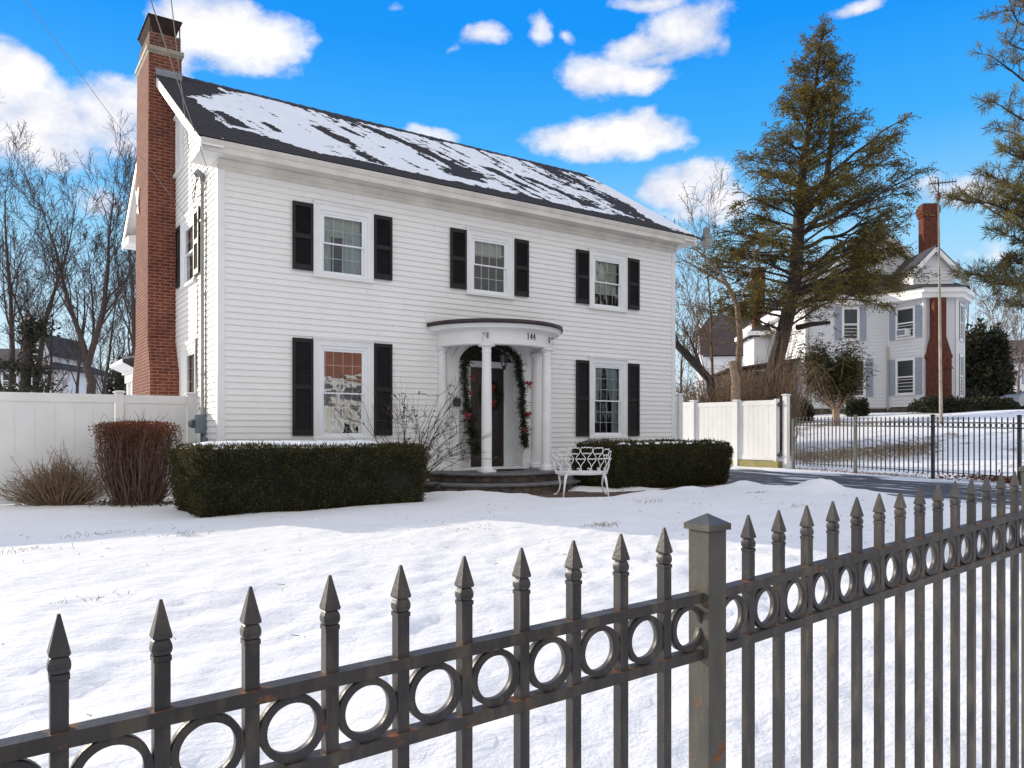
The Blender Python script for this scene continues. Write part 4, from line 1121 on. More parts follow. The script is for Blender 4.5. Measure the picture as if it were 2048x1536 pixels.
# ---------------------------------------------------------------- cast iron bench
def bench():
    L0 = Vector((5.09,-2.84,0)); L1 = Vector((5.75,-3.20,0))
    mid = (L0+L1)/2; dx = (L1-L0).normalized(); ang = math.atan2(dx.y, dx.x)
    zg = g(mid.x, mid.y)-.02
    b = thing('garden_bench', 'white cast iron loveseat with open lattice back, turned to the porch', 'bench', (mid.x, mid.y, zg), ang)
    def bd(mb, nm, par=b): return mb.build(nm, M['benchp'], par, smooth=True, keep_world=False)
    def arcp(s):                          # plan of the back: s in -1..1 -> (x,y)
        th = s*1.28; return Vector((.47*math.sin(th)/math.sin(1.28), .02+.40*(1-math.cos(th))/(1-math.cos(1.28))*.98, 0))
    def lean(p, z): k = (z-.42)*.20; c = Vector((0,.32,0)); d = (p-c); d.z = 0; return p+d.normalized()*k
    def P(s, z): p = lean(arcp(s), z); return (p.x, p.y, z)
    seat = MB(); n = 28
    rim = [P(s,.42) for s in np.linspace(-1,1,n)]
    seat.tube(rim,.013,6); seat.tube([P(-1,.42),(-.40,.46,.425),(0,.50,.428),(.40,.46,.425),P(1,.42)],.014,6)
    for s in np.linspace(-.9,.9,13):
        x, y, _ = P(s,.42); seat.tube([(x,y,.425),(x*.8,.24,.43),(x*.86,.47,.428)],.006,4)
    for t in (.12,.24,.36): seat.tube([(-.42,t+.03,.43),(0,t,.432),(.42,t+.03,.43)],.006,4)
    seat.tube([P(s,.395) for s in np.linspace(-1,1,n)],.012,5)
    bd(seat,'seat')
    NB = 7; bk = MB(); arms = MB()
    cs = np.linspace(-.84,.84,NB); w = (cs[1]-cs[0])/2
    zt = lambda s: .86-.11*abs(s)**2
    for i, c in enumerate(cs):
        top = zt(c)
        for sgn in (-1,1):
            zs = [.43,.46,.52,.57,.62,.67,.72,.77,top-.03,top]
            ws = [.62,.90,.98,.78,.40,.14,.40,.80,.98,.86]
            zz = np.linspace(.43,top,22); ww = np.interp(zz, np.linspace(.43,top,10), ws)
            bk.tube([P(c+sgn*w*a,z) for z,a in zip(zz,ww)],.0072,5)
        for (zc, amp, half) in ((top,.012,.86),(top-.105,.016,.60)):
            u = np.linspace(-1,1,13); bk.tube([P(c+w*half*q, zc+amp*abs(math.sin(q*math.pi*1.5))) for q in u],.0085,5)
        sp_ = [P(c+w*(.45-.35*math.cos(t)*(.4+.1*t)), .485+.035*math.sin(t)*(.5+.09*t)) for t in np.linspace(0,4.6,12)]
        bk.tube(sp_,.008,5); bk.lathe([(0,-.016),(.014,-.01),(.016,0),(.014,.01),(0,.016)],sp_[-1],6)
        if i < NB-1:
            m = c+w; u = np.linspace(-1,1,11); bk.tube([P(m+w*.9*q, .655+.018*abs(math.sin(q*math.pi*1.5))) for q in u],.009,5)
    bd(bk,'backrest')
    for s in (-1,1):
        a = MB(); e = arcp(s)
        a.tube([P(s*.90,.66),P(s*.97,.665),(s*.52,.36,.662),(s*.55,.46,.655),(s*.55,.50,.64)],.013,6)
        a.tube([P(s,.43),(s*.50,.40,.52),(s*.51,.44,.60),(s*.54,.47,.645)],.010,5)
        for q in (.94,.99): a.tube([P(s*q,.43),P(s*(q+.01),.5),P(s*(q-.02),.58),P(s*q,.66)],.008,5)
        a.tube([(s*.45,.40,.44),(s*.49,.36,.5),(s*.47,.32,.55),(s*.50,.35,.62)],.008,5)
        bd(a,'arm')
    for (x,y,ox,oy) in ((-.355,.05,-.045,-.04),(.355,.05,.045,-.04)):
        l = MB(); l.tube([(x*.92,y+.03,.41),(x,y,.33),(x+ox*.5,y+oy*.5,.18),(x+ox,y+oy,.012),(x+ox,y+oy,0)],[.030,.024,.016,.015,.016],8); bd(l,'leg')
    for s in (-1,1):
        l = MB(); l.tube([(s*.40,.42,.41),(s*.40,.45,.33),(s*.38,.45,.2),(s*.40,.46,.09),(s*.45,.50,.02),(s*.47,.51,.012)],[.026,.022,.014,.012,.014,.012],7)
        l.lathe([(0,-.018),(.016,-.01),(.018,0),(.014,.012),(0,.016)],(s*.475,.512,.02),8); bd(l,'leg')
bench()

# ---------------------------------------------------------------- small fixtures
def fixtures():
    # hanging lantern
    p = at(1008, 722, 15.45); lx, ly = p[0], p[1]; z0, z1 = 2.43, 2.76
    t = thing('porch_lantern', 'black glass lantern hanging on a chain under the curved porch roof', 'lantern', (lx,ly,z0))
    fr = MB()
    for k in range(6):
        a = math.pi/3*k; fr.bar((lx+.05*math.cos(a),ly+.05*math.sin(a),z0+.07),(lx+.092*math.cos(a),ly+.092*math.sin(a),z1-.05),.011,.011)
    fr.lathe([(.10,z1-.05),(.098,z1-.035),(.05,z1),(.02,z1+.03),(.006,z1+.04)],(lx,ly,0),6); fr.lathe([(0,z0+.05),(.055,z0+.06),(.058,z0+.075),(.03,z0+.085)],(lx,ly,0),6)
    fr.lathe([(0,z0),(.02,z0+.01),(.012,z0+.03),(.035,z0+.05)],(lx,ly,0),10)
    fr.tube([(lx-.035,ly,z0+.05),(lx-.03,ly,z0+.015),(lx,ly,z0+.0),(lx+.03,ly,z0+.015),(lx+.035,ly,z0+.05)],.008,5)
    fr.build('lantern_frame', M['black'], t)
    g_ = MB(); g_.lathe([(.046,z0+.075),(.088,z1-.052)],(lx,ly,0),6); g_.build('glass', M['glass'], t)
    MB().tube([(lx,ly,z1+.04),(lx,ly,3.10)],.007,5).build('chain', M['black'], t)
    MB().tube([(lx,ly,z0+.08),(lx,ly,z0+.16)],.012,8).build('candle', M['blind'], t)
    # flag brackets on the frieze
    for (th, lab) in ((math.atan2(-1.02,-.72),'black iron bracket on the porch frieze above the front column'),(math.atan2(-1.0,.74)+.02,'black iron bracket on the porch frieze at its right end')):
        c, s = math.cos(th), math.sin(th); r = 1.252
        b = MB(); o = Vector((PX+c*r, s*r, 3.03)); dn = Vector((c,s,0)); tn = Vector((-s,c,0))
        b.bar(o+Vector((0,0,-.055)),o+Vector((0,0,.055)),.018,.014,tuple(dn)); tip = o+dn*.10-tn*.09
        b.bar(o+Vector((0,0,.035)),tip+Vector((0,0,.035)),.008,.008); b.bar(o+Vector((0,0,-.045)),tip+Vector((0,0,.030)),.006,.006)
        b.bar(tip+Vector((0,0,.042)),tip+Vector((0,0,.026)),.012,.012,(1,0,0)); b.tube([tip+Vector((0,0,.02)),tip+Vector((0,0,-.13))],.003,4)
        tag(b.build('flag_bracket', M['black']), lab, 'bracket')
    # letter box on the left pilaster
    b = MB(); b.box(4.47,4.60,-.14,-.055,1.70,1.845); b.raw([(4.465,-.145,1.846),(4.605,-.145,1.846),(4.605,-.05,1.876),(4.465,-.05,1.876),(4.465,-.145,1.852),(4.605,-.145,1.852)],[(0,1,2,3),(4,5,2,3),(0,4,5,1)])
    tag(b.build('mailbox', M['black']), 'small black mailbox fixed to the left pilaster of the entrance', 'mailbox')
    # electricity meter, conduit and weatherhead on the left wall
    t = thing('electric_meter', 'grey electric meter box with tall conduit pipe on the sunlit left wall', 'electric meter', (-.1,.92,1.2))
    MB().tube([(-.055,.92,1.50),(-.055,.92,5.62)],.030,12).build('conduit', M['conduit'], t, smooth=True)
    wh = MB(); wh.tube([(-.055,.92,5.60),(-.06,.93,5.72),(-.10,1.0,5.78),(-.13,1.06,5.74)],[.04,.052,.055,.05],10); wh.build('weatherhead', M['galv'], t, smooth=True)
    bx = MB().box(-.15,-.018,.78,1.06,1.17,1.50); bx.build('meter_box', M['grey'], t)
    MB().tube([(-.15,1.06,1.34),(-.17,1.10,1.34),(-.20,1.14,1.34)],[.075,.082,.07],16).build('meter_dial', M['grey'], t, smooth=False)
    MB().tube([(-.06,.92,1.169),(-.06,.92,.0)],.028,10).build('conduit_stub', M['grey'], t, smooth=True)
    MB().box(-.08,-.018,.70,.80,.95,1.10).build('junction_box', M['grey'], t)
    for z in (2.2,3.6,4.9): MB().box(-.09,-.018,.875,.965,z,z+.03).build('pipe_strap', M['conduit'], t)
    c = MB()
    c.tube([(-.10,1.0,5.7),(-.16,1.18,5.45),(-.12,1.35,5.32),(-.1,1.2,5.55)],.008,5); c.tube([(-.12,1.05,5.7),(-.18,.95,5.3),(-.08,.8,5.35),(-.05,.6,5.5)],.008,5)
    c.tube([(-.05,1.3,4.9),(-.03,1.45,4.0),(-.03,1.38,3.3),(-.03,1.5,2.6),(-.03,1.42,2.0)],.008,5); c.tube([(-.03,1.02,2.7),(-.04,1.12,2.3),(-.03,1.0,1.75),(-.09,.98,1.6)],.008,5)
    c.tube([(-.03,.72,5.0),(-.03,.76,4.2),(-.04,.74,3.4),(-.03,.80,2.6),(-.03,.77,1.9),(-.03,.80,1.3)],.007,5)
    c.build('service_cable', M['insul'], t, smooth=True)
    # yard light on the right eave corner
    q = at(1413,478,19.6)
    t = thing('yard_light', 'grey yard light with pale glass bowl on an arm at the right eave corner', 'lamp', q)
    MB().tube([(HW+.40,-.40,5.93),((HW+.4+q[0])/2,(q[1]-.40)/2,5.96),(q[0]-.10,q[1],q[2]+.06)],[.022,.02,.022],8).build('arm', M['black'], t)
    MB().lathe([(0,.30),(.05,.30),(.06,.28),(.09,.26),(.095,.10),(.13,.06),(.16,.0),(.155,-.02)],q,20).build('lamp_housing', M['galv'], t, smooth=False)
    MB().lathe([(.15,-.02),(.155,-.06),(.13,-.19),(.12,-.20),(0,-.205)],q,20).build('lamp_bowl', M['lens'], t, smooth=False)
    # ground spot by the hedge end
    s = at(875,962,14.0)
    b = MB(); b.tube([(s[0],s[1],.0),(s[0],s[1],.14)],.012,6); b.tube([(s[0]-.03,s[1]-.03,.14),(s[0]+.04,s[1]+.06,.22)],[.045,.06],10)
    tag(b.build('garden_spotlight', M['black']), 'small black garden spotlight in the snow beside the porch steps', 'lamp')
fixtures()

def wires():
    def cable(p, q, sag, r, mat, lab, n=40):
        p = np.array(p); q = np.array(q); t = np.linspace(0,1,n)[:,None]
        P = p+(q-p)*t; P[:,2] -= sag*4*(t[:,0]*(1-t[:,0]))
        o = MB().tube(P, r, 5).build('overhead_wire', mat, smooth=True); tag(o, lab, 'wire', 'overhead service wires')
    cable(at(262,-120,7.0), (-.045,.30,5.45), .02, .0065, M['wire'], 'twisted grey service wire reaching the front corner of the gable wall')
    cable(at(328,-120,7.0), (-.045,1.30,4.95), .02, .0055, M['wire'], 'grey service wire running to the wall beside the upper side window')
    cable(at(-35,-120,8.0), (-.045,.55,4.42), .03, .0035, M['wire'], 'thin dark wire slanting across the sky past the chimney face')
wires()

# ---------------------------------------------------------------- Christmas greenery
rng = np.random.RandomState(11)
def needles(mb, P, rad, cnt, ln, wd, rs, droop=.0):
    """needle sprigs scattered round a path"""
    P = np.asarray(P); seg = rs.randint(0,len(P)-1,cnt); t = rs.rand(cnt,1)
    c = P[seg]*(1-t)+P[seg+1]*t
    d = rs.normal(size=(cnt,3)); d /= np.linalg.norm(d,axis=1)[:,None]
    c = c+d*rad*rs.rand(cnt,1)**.5
    e = d+.5*rs.normal(size=(cnt,3)); e[:,2] -= droop; e /= np.linalg.norm(e,axis=1)[:,None]
    s = np.cross(e, rs.normal(size=(cnt,3))); s /= np.linalg.norm(s,axis=1)[:,None]
    l = ln*(.6+.8*rs.rand(cnt,1)); w = wd*(.7+.6*rs.rand(cnt,1))
    Q = np.stack([c-s*w/2, c+s*w/2, c+s*w*.3+e*l, c-s*w*.3+e*l],1)
    mb.rawq(Q,4)
def bow(x, y, z, s, parent, name='bow'):
    mb = MB()
    for sg in (-1,1):
        mb.tube([(x,y,z),(x+sg*s*.5,y-.02,z+s*.5),(x+sg*s,y-.01,z+s*.25),(x+sg*s*.55,y-.03,z-s*.1),(x,y,z)],[s*.12,s*.3,s*.26,s*.25,s*.1],6)
        mb.tube([(x,y-.01,z),(x+sg*s*.3,y-.02,z-s*.6),(x+sg*s*.45,y-.015,z-s*1.1)],[s*.12,s*.17,s*.2],5)
    mb.build(name, M['red'], parent, smooth=True)
t = thing('garland', 'green Christmas garland with red bows draped round the entrance arch', 'garland', (PX,-.1,2.4))
mb = MB()
lp = [onp for onp in ((5.01,-.06,.74),(4.93,-.09,1.0),(4.84,-.10,1.35),(4.76,-.10,1.7),(4.72,-.10,2.1),(4.69,-.1,2.5),(4.80,-.1,2.74),(5.05,-.09,2.92),(5.4,-.08,2.98),(5.75,-.09,2.92),(6.0,-.1,2.72),(6.02,-.11,2.4),(6.12,-.11,2.1),(6.10,-.11,1.75),(6.16,-.1,1.4),(6.17,-.1,1.1),(6.22,-.09,.88))]
needles(mb, lp, .048, 3800, .075, .013, rng); needles(mb, lp, .04, 500, .13, .02, rng); needles(mb, lp[:4], .10, 900, .10, .013, rng)
mb.build('needles', M['garland'], t)
MB().tube(lp,.03,6).build('stem', M['yewin'], t)
for (x,y,z,s) in ((4.84,-.20,2.28,.07),(4.78,-.20,1.98,.05),(4.72,-.20,1.52,.075),(6.20,-.21,2.20,.08),(6.18,-.21,1.56,.085),(6.10,-.2,1.23,.06)): bow(x,y,z,s,t)
t = thing('door_wreath', 'evergreen wreath with red bow hanging on the dark front door', 'wreath', (DC,.28,1.95))
mb = MB(); cw = [(DC+.09+.19*math.cos(a),.25,1.95+.24*math.sin(a)) for a in np.linspace(0,2*math.pi,30)]
needles(mb, cw, .06, 1800, .07, .010, rng); mb.build('needles', M['garland'], t)
mb = MB().tube(cw,.03,6); mb.build('ring', M['yewin'], t)
bow(DC+.03,.16,2.12,.085,t); bow(DC+.06,.16,1.80,.085,t)
# ---------------------------------------------------------------- leaves, hedges, shrubs
def quads(mb, c, d, ln, wd, rs, nrm=None):
    """thin leaf quads at c (m,3) along d"""
    m = len(c)
    d = d/(np.linalg.norm(d,axis=1)[:,None]+1e-9)
    r = rs.normal(size=(m,3)) if nrm is None else nrm
    s = np.cross(d, r); s /= np.linalg.norm(s,axis=1)[:,None]+1e-9
    l = ln*(.6+.8*rs.rand(m,1)); w = wd*(.7+.6*rs.rand(m,1))
    mb.rawq(np.stack([c-s*w*.35, c+d*l*.5-s*w*.5, c+d*l, c+d*l*.5+s*w*.5],1)[:,[0,1,2,3]],4)
def hedge(name, label, x0, x1, y0, y1, z0, z1, seed, cnt, round_=.12, hole=None, irr=.05):
    rs = np.random.RandomState(seed)
    h = thing(name, label, 'hedge', ((x0+x1)/2,(y0+y1)/2,z0))
    # rounded, uneven core
    nx, ny, nz = 40, 14, 14
    core = MB()
    c = np.array([(x0+x1)/2,(y0+y1)/2,(z0+z1)/2]); hs = np.array([(x1-x0)/2,(y1-y0)/2,(z1-z0)/2])
    def surf(P):                         # P on the unit box surface -> world with rounded, wobbling faces
        Q = P*hs; r = round_
        inn = np.clip(Q,-(hs-r),hs-r); v = Q-inn; n = np.linalg.norm(v,axis=1)[:,None]
        Q = np.where(n>1e-6, inn+v/np.maximum(n,1e-6)*np.minimum(n,r), Q)
        wob = (fbm(Q[:,0]*1.6+Q[:,1]*1.1+seed, Q[:,2]*1.9+Q[:,1]*1.3+seed, seed, 3)-.5)*2*irr
        nn = np.sign(P)*(np.abs(P) > .999); nl = np.linalg.norm(nn,axis=1)[:,None]; nn = nn/np.maximum(nl,1)
        taper = 1-.06*np.clip(-(P[:,2]),0,1)
        Q = Q+nn*wob[:,None]; Q[:,0] *= taper; Q[:,1] *= taper
        return c+Q, nn
    def face(a, s, n1, n2):
        u = np.linspace(-1,1,n1); v = np.linspace(-1,1,n2); U, V = np.meshgrid(u,v)
        P = np.zeros((U.size,3)); o = [k for k in range(3) if k != a]
        P[:,o[0]] = U.ravel(); P[:,o[1]] = V.ravel(); P[:,a] = s
        W, nn = surf(P); W = W-nn*.045
        I, J = np.meshgrid(np.arange(n1-1),np.arange(n2-1)); k = J*n1+I
        core.raw(W, np.stack([k,k+1,k+n1+1,k+n1],-1).reshape(-1,4).tolist())
    for s in (-1,1):
        face(0,s,ny,nz); face(1,s,nx,nz); face(2,s,nx,ny)
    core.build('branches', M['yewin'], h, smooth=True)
    A = np.array([hs[1]*hs[2],hs[0]*hs[2],hs[0]*hs[1]]); pr = np.repeat(A,2); pr /= pr.sum()
    f = rs.choice(6,cnt,p=pr); P = rs.uniform(-1,1,(cnt,3)); a = f//2; P[np.arange(cnt),a] = np.where(f%2,1.,-1.)
    W, nn = surf(P)
    W = W+nn*(rs.rand(cnt,1)*.075-.055)
    if hole:
        hx, hz, hr = hole; keep = ((W[:,0]-hx)/hr)**2+((W[:,2]-hz)/(hr*.6))**2 > rs.rand(cnt)*1.2
        W, nn = W[keep], nn[keep]
    d = nn*.9+rs.normal(size=W.shape)*.75; d[:,2] += .25
    lf = MB(); quads(lf, W, d, .042, .016, rs)
    m = cnt//10; k = rs.choice(len(W),m); d2 = nn[k]+rs.normal(size=(m,3))*.5; d2[:,2] += .5
    quads(lf, W[k], d2, .075, .014, rs)
    lf.build('foliage', M['yew'], h)
    ds = MB(); cl = fbm(W[:,0]*1.9+seed,W[:,2]*2.6+W[:,1],seed+5,3); k = np.where(cl > .60)[0]; k = k[rs.rand(len(k)) < .10]
    quads(ds, W[k]+nn[k]*.012, nn[k]*.8+rs.normal(size=(len(k),3))*.8, .05, .014, rs); ds.build('dead_sprigs', M['dryleaf'], h)
    return h
hedge('hedge','long square clipped dark green hedge with snow on its top, left of the porch', -.88,2.74,-2.26,-.72,-.02,.965,1,62000,.13,(2.2,.42,.28))
hedge('hedge','rounded dark green hedge beside the white bench, right of the porch', 6.60,10.12,-2.40,-1.10,.03,.94,2,56000,.22,None,.08)
def cap_snow():
    rs = np.random.RandomState(5); m = 420; sn = MB()
    C = np.column_stack([6.75+3.2*rs.rand(m),-2.30+1.1*rs.rand(m),.945+.03*rs.rand(m)]); C = C[fbm(C[:,0]*2.2,C[:,1]*2.2,6) > .47]
    for c in C: sn.lathe([(0,.022),(.6*.03,.018),(.03,.004),(.034,-.01)],tuple(c),6)
    tag(sn.build('hedge_snow', M['snow2'], smooth=True), 'scraps of snow on the rounded right hedge top', 'snow', kind='stuff')
    for (x0,x1,y0,y1,z,th,lab,sd) in ((-.85,2.55,-2.15,-.72,.955,.10,'white snow lying on the long square hedge top',3),):
        Xs = np.arange(x0,x1,.02); Ys = np.arange(y0,y1,.02); X, Y = np.meshgrid(Xs,Ys)
        P = [(x0,y0),(x1,y0),(x1,y1),(x0,y1)]
        d = sdf(X,Y,P)+.30*(fbm(X*2.6,Y*2.6,sd+60)-.5)+.22*(fbm(X*9,Y*9,sd+70)-.5)-.05
        if sd == 3: d = d-.25*sst(.9,2.6,X)*sst(-1.2,-1.9,Y)-.04
        else: d = np.minimum(d+.1, .12*(fbm(X*7,Y*7,33)-.5)*4+.02)
        Z = z+th*sst(-.02,.35,d)+.02*(fbm(X*6,Y*6,sd)-.5)
        o = MB().grid(Xs,Ys,Z,(d[:-1,:-1]+d[1:,1:])/2 > 0).build('hedge_snow', M['snow2'], smooth=True)
        tag(o, lab, 'snow', kind='stuff')
cap_snow()

def stems(mb, base, tips, r0, r1, rs, bend=.12, nseg=6, n=4):
    for b, t in zip(base, tips):
        b = np.array(b); t = np.array(t); k = np.linspace(0,1,nseg)[:,None]
        P = b+(t-b)*k; L = np.linalg.norm(t-b)
        off = rs.normal(size=3)*bend*L; P = P+off*np.sin(k*math.pi)*.6+rs.normal(size=(nseg,3))*L*.012
        mb.tube(P, np.linspace(r0*(.7+.6*rs.rand()),r1,nseg), n, cap=False)
def vase_shrub():
    rs = np.random.RandomState(7)
    cx, cy = -1.19, .36; zb = .0
    t = thing('deciduous_shrub', 'vase shaped shrub of dense brown stems with copper leaves along its flat top', 'shrub', (cx,cy,zb))
    rx = np.array([.8245,-.5659]); fy_ = np.array([.5659,.8245])
    def pt(a, b, z): p = np.array([cx,cy])+rx*a+fy_*b; return (p[0],p[1],z)
    mb = MB(); base = []; tips = []
    for i in range(380):
        a = rs.uniform(-1,1); b = rs.uniform(-1,1)
        zt = 1.33*(1-.10*rs.rand()) if rs.rand() < .65 else rs.uniform(.5,1.2)
        k = .36+.22*min(1,zt/.9)
        base.append(pt(a*.30,b*.16,zb)); tips.append(pt(a*k,b*.40,zt))
    stems(mb, base, tips, .0095, .003, rs, .13, 7, 4)
    T = np.array(tips)
    b2 = []; t2 = []
    for i in range(3600):
        p = T[rs.randint(len(T))]; B = np.array([cx,cy,zb]); q = B+(p-B)*rs.uniform(.55,1.0); q[2] = zb+(p[2]-zb)*rs.uniform(.5,1)
        d = rs.normal(size=3)*.095; d[2] = abs(d[2])+.01
        b2.append(q); t2.append(q+d)
    stems(mb, b2, t2, .0035, .0018, rs, .1, 3, 3)
    mb.build('stem', M['twigr'], t)
    lf = MB(); N_ = 5200
    a = rs.uniform(-1,1,N_); b = rs.uniform(-1,1,N_); h = 1.36-.05*(np.abs(a)**3)-np.abs(rs.normal(size=N_))*.17*(1+1.6*(rs.rand(N_)>.6))+.05*(fbm(a*3,b*3,17)-.5); k = .56
    P = np.array([cx,cy])+rx*a[:,None]*k*(1+.03*rs.normal(size=(N_,1)))+fy_*b[:,None]*.40
    C = np.column_stack([P,h]); d = rs.normal(size=(N_,3)); d[:,2] = abs(d[:,2])
    quads(lf, C, d, .035, .022, rs)
    lf.build('leaves', M['beech'], t)
    d2 = MB(); n2 = 700
    P = np.array([cx,cy])+rx*rs.normal(size=(n2,1))*.36+fy_*rs.normal(size=(n2,1))*.2
    quads(d2, np.column_stack([P,np.abs(rs.normal(size=n2))*.03+.03]), rs.normal(size=(n2,3)), .05,.03, rs)
    tag(d2.build('leaf_litter', M['dryleaf']), 'brown leaf litter on the snow under the vase shaped shrub', 'leaves', kind='stuff')
vase_shrub()
def low_shrub():
    rs = np.random.RandomState(8)
    cx, cy = -2.18, 1.02; zb = .0
    t = thing('deciduous_shrub', 'low spreading bare shrub of arching brown twigs by the white fence', 'shrub', (cx,cy,zb))
    rx = np.array([.8245,-.5659]); fy_ = np.array([.5659,.8245]); mb = MB(); base = []; tips = []
    for i in range(520):
        a = np.clip(rs.normal()*.48,-1.25,.85)-.06; b = rs.uniform(-.35,.25)
        z = max(.12,(.62-.35*abs(a)+.12*rs.normal())) ; z = min(z,.92)
        if rs.rand() < .06: z += .2
        bb = a*.4*rs.uniform(.5,1)
        p = np.array([cx,cy])+rx*bb+fy_*b*.35; q = np.array([cx,cy])+rx*a+fy_*min(b,.2)
        base.append((p[0],p[1],zb)); tips.append((q[0],q[1],z))
    stems(mb, base, tips, .007, .0025, rs, .14, 6, 4)
    T = np.array(tips); b2 = []; t2 = []
    for i in range(900):
        j = rs.randint(len(T)); q = np.array(base[j])+(T[j]-np.array(base[j]))*rs.uniform(.5,1); d = rs.normal(size=3)*.09; d[2] = abs(d[2])
        b2.append(q); t2.append(q+d)
    stems(mb, b2, t2, .003, .0015, rs, .1, 3, 3)
    mb.build('stem', M['vine'], t)
low_shrub()
def rose():
    rs = np.random.RandomState(9)
    b0 = np.array([3.18,-.62,.05])
    t = thing('rose_bush', 'leggy bare rose bush with a few dry leaves beside the porch', 'shrub', tuple(b0))
    mb = MB(); lf = MB(); pts = []
    tg = [(775,835),(790,800),(800,870),(812,788),(830,795),(850,805),(868,830),(800,840),(880,812),(905,812),(925,762),(880,850),(900,790),(905,845),(915,870),(925,880),(850,860),(835,840),(860,790),(930,860),(900,905),(920,915),(935,905),(962,880),(780,860)]
    for (u,v) in tg:
        p = np.array(at(u,v,14.05+rs.uniform(-.35,.45))); L = np.linalg.norm(p-b0); k = np.linspace(0,1,9)[:,None]
        P = b0+rs.normal(size=3)*np.array([.08,.08,0])+(p-b0)*k; P[:,2] += L*.10*np.sin(k[:,0]*math.pi); P += rs.normal(size=(9,3))*.014
        mb.tube(P, np.linspace(.0085,.003,9), 5, cap=False); pts.append(P)
        for _ in range(5):
            i = rs.randint(3,9); q = P[i]; d = (P[min(i,8)]-P[i-2]); d = d/np.linalg.norm(d)+rs.normal(size=3)*.7; e = q+d*rs.uniform(.12,.4)
            Q = np.array([q,(q+e)/2+rs.normal(size=3)*.02,e]); mb.tube(Q,[.0045,.0035,.002],4,cap=False)
            if rs.rand() < .55:
                m = rs.randint(1,5); c = np.repeat(e[None],m,0)+rs.normal(size=(m,3))*.02; dd = rs.normal(size=(m,3)); dd[:,2] -= .6; quads(lf,c,dd,.055,.032,rs)
            for __ in range(2):
                f = e+(rs.normal(size=3)*.5+d*.6)*.14; mb.tube([e*.6+q*.4,f],[.0028,.0015],3,cap=False)
    mb.build('stem', M['twig'], t); lf.build('leaves', M['dryleaf'], t)
rose()

# ---------------------------------------------------------------- trees
def grow(mb, p, d, L, r, lev, rs, out, spec):
    """recursive limb; out collects (point, dir, level) at twig tips"""
    nseg = max(3, spec['seg'][lev]); P = [np.array(p)]; D = d/np.linalg.norm(d); dirs = [D]
    for i in range(nseg):
        D = D+rs.normal(size=3)*spec['wig'][lev]; D[2] += spec['up'][lev]; D /= np.linalg.norm(D)
        P.append(P[-1]+D*L/nseg); dirs.append(D)
    P = np.array(P); rr = r*(1-np.linspace(0,1,nseg+1)*spec['tap'][lev])
    mb.tube(P, np.maximum(rr,spec.get('rmin',.004)), spec['sides'][lev], cap=False)
    if lev+1 < len(spec['n']):
        n = spec['n'][lev+1]; n = int(n*(.75+.5*rs.rand())+.5)
        f0 = spec['from'][lev+1]
        for k in range(n):
            f = f0+(1-f0)*((k+rs.rand())/n); i = min(int(f*nseg),nseg-1); q = P[i]+(P[i+1]-P[i])*(f*nseg-i)
            D = dirs[i+1]; a = rs.normal(size=3); a -= D*a.dot(D); a /= np.linalg.norm(a)
            an = R(spec['ang'][lev+1]*(.75+.5*rs.rand())); dd = D*math.cos(an)+a*math.sin(an)
            grow(mb, q, dd, L*spec['len'][lev+1]*(1.05-.45*f)*(.7+.6*rs.rand()), max(rr[i]*spec['rad'][lev+1],spec.get('rmin',.004)), lev+1, rs, out, spec)
    else: out.append((P[-1], dirs[-1]))
BARE = dict(seg=[10,7,5,3],wig=[.055,.09,.15,.2],up=[.03,.12,.11,.08],tap=[.95,.92,.85,.6],sides=[8,5,4,3],n=[1,13,10,8],**{'from':[0,.30,.22,.2]},len=[1,.42,.46,.42],ang=[0,31,38,42],rad=[1,.42,.45,.5],rmin=.0065)
